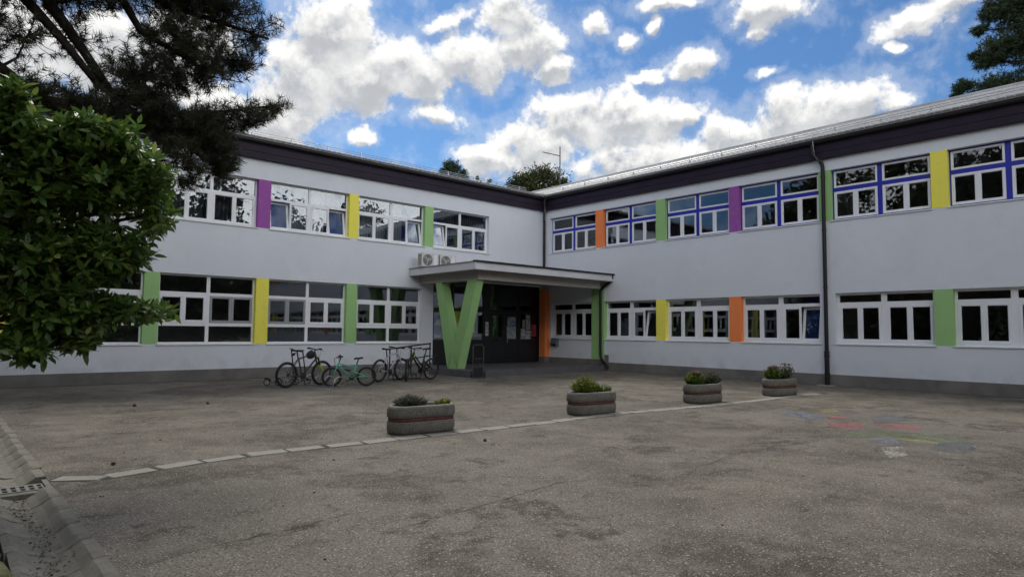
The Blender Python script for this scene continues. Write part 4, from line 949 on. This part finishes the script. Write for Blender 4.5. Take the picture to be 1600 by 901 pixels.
def herb(name, base_, R, H, n, L, Wd, mat, label, cat='plant', flowers=None, nf=0, seed=1, upright=.8):
    rg = np.random.default_rng(seed); e = empty(name, base_, 0, label, cat)
    ns = max(10, n//9); th = rg.uniform(0,2*PI,ns); rr = np.sqrt(rg.random(ns)); tips = np.stack([R[0]*rr*np.cos(th), R[1]*rr*np.sin(th), H*(1-.45*rr**2)*rg.uniform(.6,1.05,ns)],1)
    mb = MB()
    for t_ in tips: mb.tube([(t_[0]*.3,t_[1]*.3,0),(t_[0]*.8,t_[1]*.8,t_[2]*.6),tuple(t_)],.003,3,cap=False)
    mb.build('stem', twig_m, e)
    idx = rg.integers(0,ns,n); f = rg.uniform(.25,1.0,n)[:,None]; P = tips[idx]*np.concatenate([.3+.7*f,.3+.7*f,f],1); Dv = rg.normal(0,1,(n,3)); Dv[:,2] = Dv[:,2]*.6+upright; Dv[:,:2] += tips[idx][:,:2]*3
    V, F = leaf_cloud(P, Dv, L, Wd, rg=rg); o = link('leaves', tri_quads('leaves',V,F,mat), e); o['kind'] = 'stuff'
    if flowers:
        hi = np.argsort(-tips[:,2]-rg.random(ns)*.05)[:nf]; P = tips[hi][:,None,:]+rg.normal(0,1,(len(hi),26,3))*np.array([.024,.024,.010]); P = P.reshape(-1,3); Dv = rg.normal(0,1,P.shape); Dv[:,2] = abs(Dv[:,2])+.3
        V, F = leaf_cloud(P, Dv, .018, .016, rg=rg); o = link('blossoms', tri_quads('blossoms',V,F,flowers), e); o['kind'] = 'stuff'
    return e
S0 = .35
herb('lavender_bush', (-14.39,-11.78,S0), (.31,.17), .20, 2300, .055,.009, greyherb_m, 'grey-green lavender bush growing in the nearest planter', seed=3)
herb('small_plant', (-13.87,-11.86,S0), (.17,.10), .12, 520, .035,.014, limeherb_m, 'small yellow-green plant at the right end of the nearest planter', seed=4)
herb('yellow_shrub', (-10.68,-11.92,S0), (.36,.18), .34, 2300, .055,.014, limeherb_m, 'yellow-green feathery shrub in the second planter', seed=5)
herb('green_plant', (-10.26,-12.00,S0), (.20,.12), .15, 800, .045,.016, herb_m, 'low green plant at the right end of the second planter', seed=15)
herb('flowering_plant', (-7.31,-12.09,S0), (.32,.20), .32, 1900, .055,.024, herb_m, 'bright green plant with pale pink flower heads in the third planter', flowers=pinkfl_m, nf=26, seed=6)
herb('dark_bush', (-6.75,-12.17,S0), (.36,.19), .27, 1500, .045,.022, darkherb_m, 'darker bush with small reddish buds at the right of the third planter', flowers=rosefl_m, nf=8, seed=7)
herb('flowering_plant', (-4.26,-12.36,S0), (.34,.2), .36, 1900, .055,.024, herb_m, 'green plant with rose-red flower heads in the fourth planter', flowers=rosefl_m, nf=24, seed=8)
herb('leggy_plant', (-3.82,-12.47,S0), (.36,.17), .42, 800, .05,.022, darkherb_m, 'taller dark sprigs at the right of the fourth planter', flowers=rosefl_m, nf=8, seed=9)

# ------------------------------------------------------------------ roof things
an = empty('antenna', (5.42,4.3,8.9), 0, 'tall thin television antenna mast on the roof in front of the far tree', 'antenna')
MB().tube([(0,0,0),(0,0,2.75)],.034,6).build('mast', darksteel_m, an)
mb = MB(); mb.tube([(-.72,.62,2.42),(0,0,2.22)],.024,5)
for k in range(8): p = Vector((-.72,.62,2.42)).lerp(Vector((0,0,2.22)),k/8); mb.tube([p-Vector((.09,.1,0)),p+Vector((.09,.1,0))],.004,3)
mb.build('upper_boom', darksteel_m, an)
mb = MB(); mb.tube([(-.60,.5,1.15),(.1,-.08,1.0)],.014,5)
for k in range(8): p = Vector((-.60,.5,1.15)).lerp(Vector((0,0,1.0)),k/8); mb.tube([p-Vector((.09,.1,0)),p+Vector((.09,.1,0))],.004,3)
mb.build('lower_boom', darksteel_m, an)
MB().tube([(4.6,-6.3,9.2),(4.6,-6.3,10.1)],.012,5).build('lightning_rod', steel_m, None); tag(bpy.data.objects['lightning_rod'], 'thin lightning rod standing on the ridge of the right wing roof', 'lightning rod')

# ------------------------------------------------------------------ laurel (foreground left)
LA=[(-19.68,-14.70,2.75,0.28,0.37,90),(-19.59,-14.70,2.15,0.35,0.53,150),(-19.43,-14.71,2.97,0.15,0.19,45),(-19.29,-14.72,2.78,0.25,0.22,60),(-19.01,-14.75,2.88,0.26,0.20,60),(-18.84,-14.79,2.88,0.20,0.16,30),(-18.66,-14.82,2.72,0.16,0.15,30),(-19.27,-14.72,2.40,0.28,0.30,80),(-18.99,-14.75,2.48,0.30,0.31,80),(-18.71,-14.80,2.52,0.24,0.23,50),(-18.60,-14.83,2.32,0.12,0.16,18),(-19.25,-14.72,1.97,0.28,0.30,80),(-18.97,-14.76,2.03,0.30,0.27,70),(-18.75,-14.80,2.05,0.18,0.20,34),(-19.24,-14.72,1.63,0.27,0.25,70),(-18.99,-14.75,1.64,0.22,0.24,50),(-18.77,-14.79,1.64,0.17,0.11,20),(-18.60,-14.83,1.62,0.13,0.07,12),(-19.02,-14.75,1.42,0.14,0.11,22),(-19.29,-14.72,1.38,0.20,0.11,34),(-19.46,-14.71,3.09,0.07,0.13,10)]
lau = empty('laurel_tree', (-20.1,-14.4,0), 0, 'large glossy-leaved cherry laurel filling the left edge in the foreground', 'tree')
lo_ = np.array([-20.1,-14.4,0.0]); mb = MB()
mb.tube([(0,0,0),(.05,-.05,.9),(.1,-.1,1.7),(.2,-.15,2.6)],[.09,.075,.06,.03],8)
tw = MB(); P_, D_ = [], []
rg = np.random.default_rng(11)
for (x,y,z,rx,rz,n) in LA:
    c = np.array([x,y,z-(.09 if z > 2.6 else 0)]); cl = c-lo_; root = np.array([.08,-.08,max(1.45,min(2.4,cl[2]*.8))])
    mid = (root+cl)/2+rg.normal(0,.05,3); mb.tube([tuple(root),tuple(mid),tuple(cl)],[.03,.018,.009],6)
    n2 = int(n*1.8); q, dv = in_ell(cl, (rx,.42,rz), n2, .35, rg)
    for k in range(n2):
        if rg.random() < .55: tw.tube([tuple(cl+(q[k]-cl)*.25),tuple(cl+(q[k]-cl)*.65-np.array([0,0,.02])),tuple(q[k])],[.006,.004,.003],4,cap=False)
        ax = dv[k]*.9+np.array([0,0,.55])+rg.normal(0,.3,3); ax /= np.linalg.norm(ax); nl = rg.integers(7,11)
        a1 = np.cross(ax,[.3,.5,.81]); a1 /= np.linalg.norm(a1); a2 = np.cross(ax,a1)
        for j in range(nl):
            th = j*2.4+rg.uniform(0,.5); u = j/nl; P_.append(q[k]-ax*.10*(1-u)); D_.append(ax*(.35+.9*u)+(a1*math.cos(th)+a2*math.sin(th))*1.0)
mb.build('trunk', bark_m, lau, smooth=True); o = tw.build('twigs', twig_m, lau); o['kind'] = 'stuff'
P_ = np.array(P_); D_ = np.array(D_); dist = np.linalg.norm(P_+lo_-np.array([-19.75,-20,1.5]),axis=1); vis = (P_[:,0]+lo_[0] > -19.5)
order = np.argsort(dist+np.where(vis,0,50)); front, rest = order[:1500:5][:300], None
mask = np.ones(len(P_),bool); mask[front] = False
V, F = leaf_cloud(P_[mask], D_[mask], .090, .035, rg=rg); o = link('crown', tri_quads('crown',V,F,laurel_m), lau); o['kind'] = 'stuff'
lm = []
for k in range(10):
    r2 = np.random.default_rng(100+k); V, F = leaf_cloud(np.zeros((1,3)), np.array([[1.0,0,0]]), 0.10, .037, rg=r2)
    m_ = laurel_m if k else laurel_m; lm.append(tri_quads('leaf',V,F,m_))
# leaf materials for single leaves take their tint per object
def leaf_single():
    m = laurel_m.copy(); m.name = 'laurel_leaf_single'; t = m.node_tree
    oi = t.nodes.new('ShaderNodeObjectInfo')
    for l in list(t.links):
        if l.from_socket.name == 'Random Per Island': t.links.new(oi.outputs['Random'], l.to_socket)
    return m
lsm = leaf_single()
for m_ in lm: m_.materials[0] = lsm
for i in front:
    o = link('leaf', lm[int(i) % 10], lau, loc=tuple(P_[i])); q = Vector(D_[i]).to_track_quat('X','Z'); o.rotation_euler = q.to_euler()

# ------------------------------------------------------------------ pine (top left)
PL=[[(-20.94,-10.57,5.52),(-20.01,-10.50,4.94),(-19.32,-10.51,4.52),(-18.95,-10.53,4.27),(-18.49,-10.58,3.96),(-18.14,-10.64,3.70)],[(-20.99,-10.58,6.44),(-19.74,-10.50,6.09),(-19.12,-10.52,5.40),(-18.76,-10.55,5.03),(-18.38,-10.60,4.56),(-17.81,-10.70,4.17),(-17.29,-10.82,3.87)],[(-20.99,-10.58,6.44),(-19.41,-10.51,6.39),(-18.87,-10.54,5.40),(-18.57,-10.57,5.00),(-18.24,-10.62,4.51),(-17.68,-10.73,4.28),(-16.94,-10.93,4.45),(-16.32,-11.14,4.63)],[(-21.02,-10.58,6.90),(-19.06,-10.53,6.63),(-18.10,-10.64,5.98),(-17.66,-10.73,5.76),(-17.14,-10.87,5.71),(-16.43,-11.10,5.57)],[(-21.02,-10.58,6.90),(-19.19,-10.52,6.81),(-18.23,-10.62,5.85),(-17.93,-10.68,5.34),(-17.41,-10.79,5.11),(-16.77,-10.98,5.20)],[(-20.92,-10.57,5.13),(-19.89,-10.50,4.69),(-19.25,-10.51,4.35),(-18.93,-10.54,3.96),(-18.61,-10.57,3.70)]]
PINE=[(-19.01,-10.53,5.68,1.05,0.39,150),(-17.89,-10.68,6.04,1.21,0.43,190),(-17.14,-10.86,5.93,0.69,0.34,120),(-16.59,-11.04,5.60,0.25,0.14,22),(-16.80,-10.97,5.19,0.31,0.22,34),(-17.42,-10.79,5.29,0.66,0.42,110),(-17.91,-10.68,4.75,0.62,0.38,100),(-17.26,-10.83,4.92,0.47,0.26,50),(-18.69,-10.16,5.19,0.63,0.33,26),(-19.10,-10.52,4.93,0.38,0.23,16),(-19.01,-10.53,4.33,0.44,0.23,40),(-18.50,-10.58,4.29,0.61,0.23,60),(-17.82,-10.70,4.34,0.44,0.25,60),(-17.31,-10.82,4.17,0.62,0.33,110),(-16.86,-10.95,4.43,0.45,0.18,50),(-16.36,-11.12,4.60,0.19,0.13,18),(-16.51,-11.07,4.38,0.25,0.09,10),(-17.07,-10.89,3.90,0.36,0.33,60),(-16.91,-10.93,3.68,0.18,0.12,20),(-17.27,-10.83,3.48,0.11,0.19,14),(-17.51,-10.77,3.79,0.30,0.34,40),(-19.67,-10.50,4.76,0.46,0.88,90),(-20.04,-10.50,5.52,0.84,0.58,120)]
def needle_tufts(C_, A_, n, L, wd, rg):
    """C_ tip centres, A_ axes; n needles each, single triangles."""
    m = len(C_); A = A_/np.linalg.norm(A_,axis=1,keepdims=True); Cc = np.repeat(C_,n,0); A = np.repeat(A,n,0); u = rg.random((m*n,1))
    r = rg.normal(0,1,(m*n,3)); r -= A*np.sum(r*A,1,keepdims=True); r /= np.linalg.norm(r,axis=1,keepdims=True)
    b = Cc-A*L*1.3*u; d = A*rg.uniform(.25,.95,(m*n,1))+r; d /= np.linalg.norm(d,axis=1,keepdims=True); s = np.cross(d,rg.normal(0,1,d.shape)); s /= np.linalg.norm(s,axis=1,keepdims=True)
    ln = L*rg.uniform(.7,1.1,(m*n,1)); V = np.stack([b-s*wd/2,b+s*wd/2,b+d*ln],1).reshape(-1,3); return V, np.arange(m*n*3).reshape(-1,3)
pine = empty('pine_tree', (-21.2,-10.5,0), 0, 'dark pine with drooping limbs reaching in from the top left above the laurel', 'tree'); po = np.array([-21.2,-10.5,0.0])
mb = MB(); mb.tube([(0,0,0),(.05,0,3),(.1,-.05,6.5),(.0,.1,10),(0,0,13.5)],[.26,.22,.18,.11,.03],10)
for li, Q in enumerate(PL):
    q = [tuple(np.array(p)-po) for p in Q]; m = len(q); q = [(.1,0,q[0][2]+.1)]+q; mb.tube(q, list(np.linspace(.10,.016,m+1)), 7)
pbark = simple('dark_pine_bark', (.028,.022,.019), .95, var=.35, nscale=14, bmp=.6, bscale=40, spec=.1); mb.build('trunk', pbark, pine, smooth=True)
limb_pts = []
for Q in PL:
    for a, b in zip(Q[:-1],Q[1:]):
        for f in np.linspace(0,1,5): limb_pts.append(np.array(a)*(1-f)+np.array(b)*f)
limb_pts = np.array(limb_pts)-po
bw = MB(); TC, TA = [], []; rg = np.random.default_rng(21)
for (x,y,z,rx,rz,n) in PINE:
    c = np.array([x,y,z])-po; n2 = int(n*(2.9 if n > 55 else 2.2))
    dd = np.linalg.norm(limb_pts-c,axis=1)+np.where(limb_pts[:,0] > c[0], .5, 0); root = limb_pts[np.argmin(dd)]
    bw.tube([tuple(root),tuple((root+c)/2+rg.normal(0,.04,3)),tuple(c)],[.022,.014,.008],5)
    q, dv = in_ell(c, (rx,.75,rz), n2, .0, rg); hubs = [c+rg.normal(0,.35,3)*np.array([rx,.5,rz]) for _ in range(max(2,n//9))]
    for h in hubs: bw.tube([tuple(c),tuple((c+h)/2),tuple(h)],[.010,.007,.006],4,cap=False)
    for k in range(n2):
        h = hubs[np.argmin([np.linalg.norm(q[k]-hh) for hh in hubs])]
        if rg.random() < .5: bw.tube([tuple(h),tuple((h+q[k])/2+np.array([0,0,-.03])),tuple(q[k])],[.005,.004,.004],3,cap=False)
        TC.append(q[k]); TA.append((q[k]-h)+np.array([.05,0,.10])+rg.normal(0,.06,3))
o = bw.build('branch', pbark, pine); o['kind'] = 'stuff'
# the rest of the crown, above and left of the frame
for zc in np.arange(5.0,13.3,.8):
    R = 3.9*(1-(zc-4)/11.5)+.5
    for _ in range(int(80*R)):
        a = rg.uniform(0,2*PI); r = R*math.sqrt(rg.uniform(.1,1)); p = np.array([r*math.cos(a), r*math.sin(a), zc+rg.normal(0,.3)-.1*r])
        w = p+po
        if zc < 7.3 and w[0] > -20.3 and w[1] < -8.3: continue
        TC.append(p); TA.append(np.array([math.cos(a),math.sin(a),.5]))
TC = np.array(TC); TA = np.array(TA); V, F = needle_tufts(TC, TA, 36, .115, .008, rg)
o = link('crown', np_mesh('crown', V, F, needle_m), pine); o['kind'] = 'stuff'

# ------------------------------------------------------------------ far trees
def far_tree(name, base_, top, blobs, mat, label, n, size, kind='leaf', group=None, seed=1, cat='tree'):
    rg = np.random.default_rng(seed); e = empty(name, base_, 0, label, cat, group); b = np.array(base_); mb = MB(); t = np.array(top)-b
    mb.tube([(0,0,0),tuple(t*.5+np.array([.1,0,0])),tuple(t)],[.25,.16,.05],8)
    Cs, As = [], []; tot = sum(r[3]*r[4]+.12 for r in blobs)
    for (x,y,z,rx,rz,*_) in blobs:
        c = np.array([x,y,z])-b; k = min(.95,max(.3,(c[2]-rz)/max(t[2],.1))); root = t*k; mb.tube([tuple(root),tuple((root+c)/2+np.array([0,0,-.1])),tuple(c)],[.09,.05,.02],5)
        nn = int(n*(rx*rz+.12)/tot); q, dv = in_ell(c, (rx,rx,rz), nn, .25, rg); Cs.append(q); As.append(dv+np.array([0,0,.35]))
        for j in range(0, nn, 9): mb.tube([tuple(c),tuple(q[j])],[.02,.006],3,cap=False)
    mb.build('trunk', bark_m, e); Cs = np.concatenate(Cs); As = np.concatenate(As)
    if kind == 'needle': V, F = needle_tufts(Cs, As, 12, size, size*.16, rg); me = np_mesh('crown', V, F, mat)
    else:
        P = np.repeat(Cs,5,0)+rg.normal(0,size*.9,(len(Cs)*5,3)); Dv = rg.normal(0,1,P.shape); V, F = leaf_cloud(P, Dv, size, size*.55, rg=rg); me = tri_quads('crown', V, F, mat)
    o = link('crown', me, e); o['kind'] = 'stuff'; return e
far_tree('pine_tree', (7.5,17.0,0), (7.5,17,13.6), [(7.48,17.07,13.20,0.75,0.75),(8.08,16.63,12.65,0.60,0.56),(6.95,17.45,12.9,0.35,0.3),(7.5,17,12,1.1,.8),(7.5,17,11,1.4,1)], fneedle_m, 'small dark pine top rising behind the left wing roof', 1300, .26, 'needle', seed=31)
far_tree('broadleaf_tree', (12.5,12.9,0), (12.5,12.9,12.2), [(11.54,13.72,12.22,1.25,.85),(12.54,12.76,12.75,1.4,.65),(13.35,11.94,11.99,.95,.7),(12.15,13.15,11.76,1.8,.6),(10.86,14.34,11.89,.5,.4),(12.5,12.9,10.8,2.2,.9)], oak_m, 'round broadleaf tree with gaps in its crown behind the roof valley', 2300, .17, seed=32)
far_tree('bush_top', (9.3,15.6,8), (9.5,15.5,12.2), [(9.63,15.39,12.30,.22,.16),(8.95,15.95,12.50,.12,.2),(9.4,15.6,11.8,.5,.3)], fneedle_m, 'tiny treetop poking above the roof between pine and broadleaf tree', 110, .16, 'needle', seed=33)
far_tree('treetop', (21.9,-.6,8), (21.9,-.6,14.3), [(21.96,-.59,14.46,.35,.17),(21.9,-.6,13.9,.6,.4)], fneedle_m, 'tiny treetop just above the ridge of the right wing', 120, .18, 'needle', seed=34)
RP=[(11.80,-14.68,14.64,1.25,1.05),(11.74,-14.32,13.03,1.15,.79),(11.66,-13.87,14.63,.48,.43),(11.59,-13.54,13.97,.39,.21),(11.64,-13.80,12.64,.64,.42),(11.56,-13.40,12.96,.30,.21),(11.70,-14.07,11.51,1.25,.58),(11.46,-12.94,11.77,.48,.32),(11.41,-12.72,11.41,.27,.16),(11.9,-15.6,13.14,1.3,2.04),(11.9,-15.8,16.4,1.6,1.2),(11.9,-14.6,15.8,.9,.6)]
far_tree('pine_tree', (12.4,-15.8,0), (12.1,-15.6,16.5), RP, fneedle_m, 'tall dark pine behind the right wing roof in the top right corner', 6000, .20, 'needle', seed=35)
# trees round the yard outside the picture, seen mirrored in the windows
k = 0; TL = ['dark park tree outside the picture, '+w for w in 'west by the pine|far west|south-west corner|north-west edge|behind the camera on the left|straight behind the camera|behind the camera on the right|south of the right wing|south-east corner|far north-west|deep south-west|close to the channel|beside the left wing end|far south-west row|south row, left|south row, middle|south row, right|south row, near the wing|south row, outermost|outer west row, middle|outer west row, left|outer west row, right|low one at the yard entrance|low one at the yard gate|low one by the wing end'.split('|')]
rg_ = random.Random(5)
for (x, y, h, r) in ((-30,-6,18,6),(-33,-15,19,6.5),(-31,-24,15,5.5),(-40,-2,16,5),(-27,-33,12,4.5),(-18,-40,13,5),(-8,-44,18,6),(0,-46,19,6),(12,-40,14,5),(-38,6,15,5),(-24,-44,15,5),(-28,-12,16,5.5),(-27,-1,14,5),(-36,-30,16,6),(-33,-40,16,6),(-13,-50,17,6),(-2,-55,17,6),(8,-50,16,6),(18,-48,16,6),(-45,-10,18,6),(-45,-22,18,6),(-44,5,17,6),(-14,-38,10,4.5),(-3,-40,10,4.5),(5,-42,10,4.5)):
    bl_ = [(x+rg_.uniform(-.4,.4)*r, y+rg_.uniform(-.4,.4)*r, h*f, r*(1.15-f)*rg_.uniform(.8,1.2), 1.5) for f in (.12,.2,.3,.42,.54,.66,.78,.9)]
    far_tree('park_tree', (x,y,0), (x,y,h*.95), bl_, oak_m if k % 3 == 0 else fneedle_m, TL[k], 2000, .52, 'leaf', 'trees round the yard', seed=50+k); k += 1

# ------------------------------------------------------------------ litter
rg = np.random.default_rng(77); n = 420
yy_ = rg.uniform(-16.0,-12.6,n); P = np.stack([-19.10+rg.normal(0,.05,n)+.03*np.sin(yy_*3), yy_, np.full(n,-.054)],1); P[:,2] += np.abs(P[:,0]+19.09)**2*2.2
n3 = 130; P3 = np.stack([rg.uniform(-19.3,-18.4,n3), rg.uniform(-19.5,-6,n3), np.full(n3,.012)],1); P = np.concatenate([P,P3[(P3[:,0] > -18.8)]])
Dv = rg.normal(0,1,P.shape); Dv[:,2] = rg.uniform(-.05,.25,len(P)); V, F = leaf_cloud(P, Dv, .022, .014, rg=rg)
tag(link('leaf_litter', tri_quads('leaf_litter',V,F,debris_m)), 'scattered brown leaf bits lying in the concrete channel', 'leaf litter', kind='stuff')
n = 260; P = np.stack([rg.uniform(-18.6,-3,n), rg.uniform(-19,-2,n), np.full(n,.006)],1); Dv = rg.normal(0,1,P.shape); Dv[:,2] *= .1; V, F = leaf_cloud(P, Dv, .03, .016, rg=rg)
tag(link('fallen_leaves', tri_quads('fallen_leaves',V,F,debris_m)), 'small brown fallen leaves scattered over the asphalt', 'leaf litter', kind='stuff')
for i, (x, y, s, l) in enumerate(((-18.20,-11.75,.024,'pine cone lying just above the kerb row near the channel'),(-16.8,-5.9,.03,'left of two small pine cones on the far asphalt'),(-15.6,-6.3,.03,'right of two small pine cones on the far asphalt'),(-14.05,-13.1,.022,'pine cone in front of the nearest planter'),(-18.9,-13.75,.0,''))):
    if not s: continue
    mb = MB(); rings = []
    for q in range(7):
        u = q/6; rr = s*math.sin(PI*min(.98,.12+u*.85))*(1.15 if q % 2 else .85); rings.append([(-s+2*s*u, rr*math.cos(a), s*.8+rr*.8*math.sin(a)) for a in np.linspace(0,2*PI,9)[:-1]])
    o = mb.loft(rings).build('pine_cone', debris_m, None, loc=(x,y,0), rot=(0,0,i*1.3)); tag(o, l, 'pine cone', 'pine cones on the asphalt')
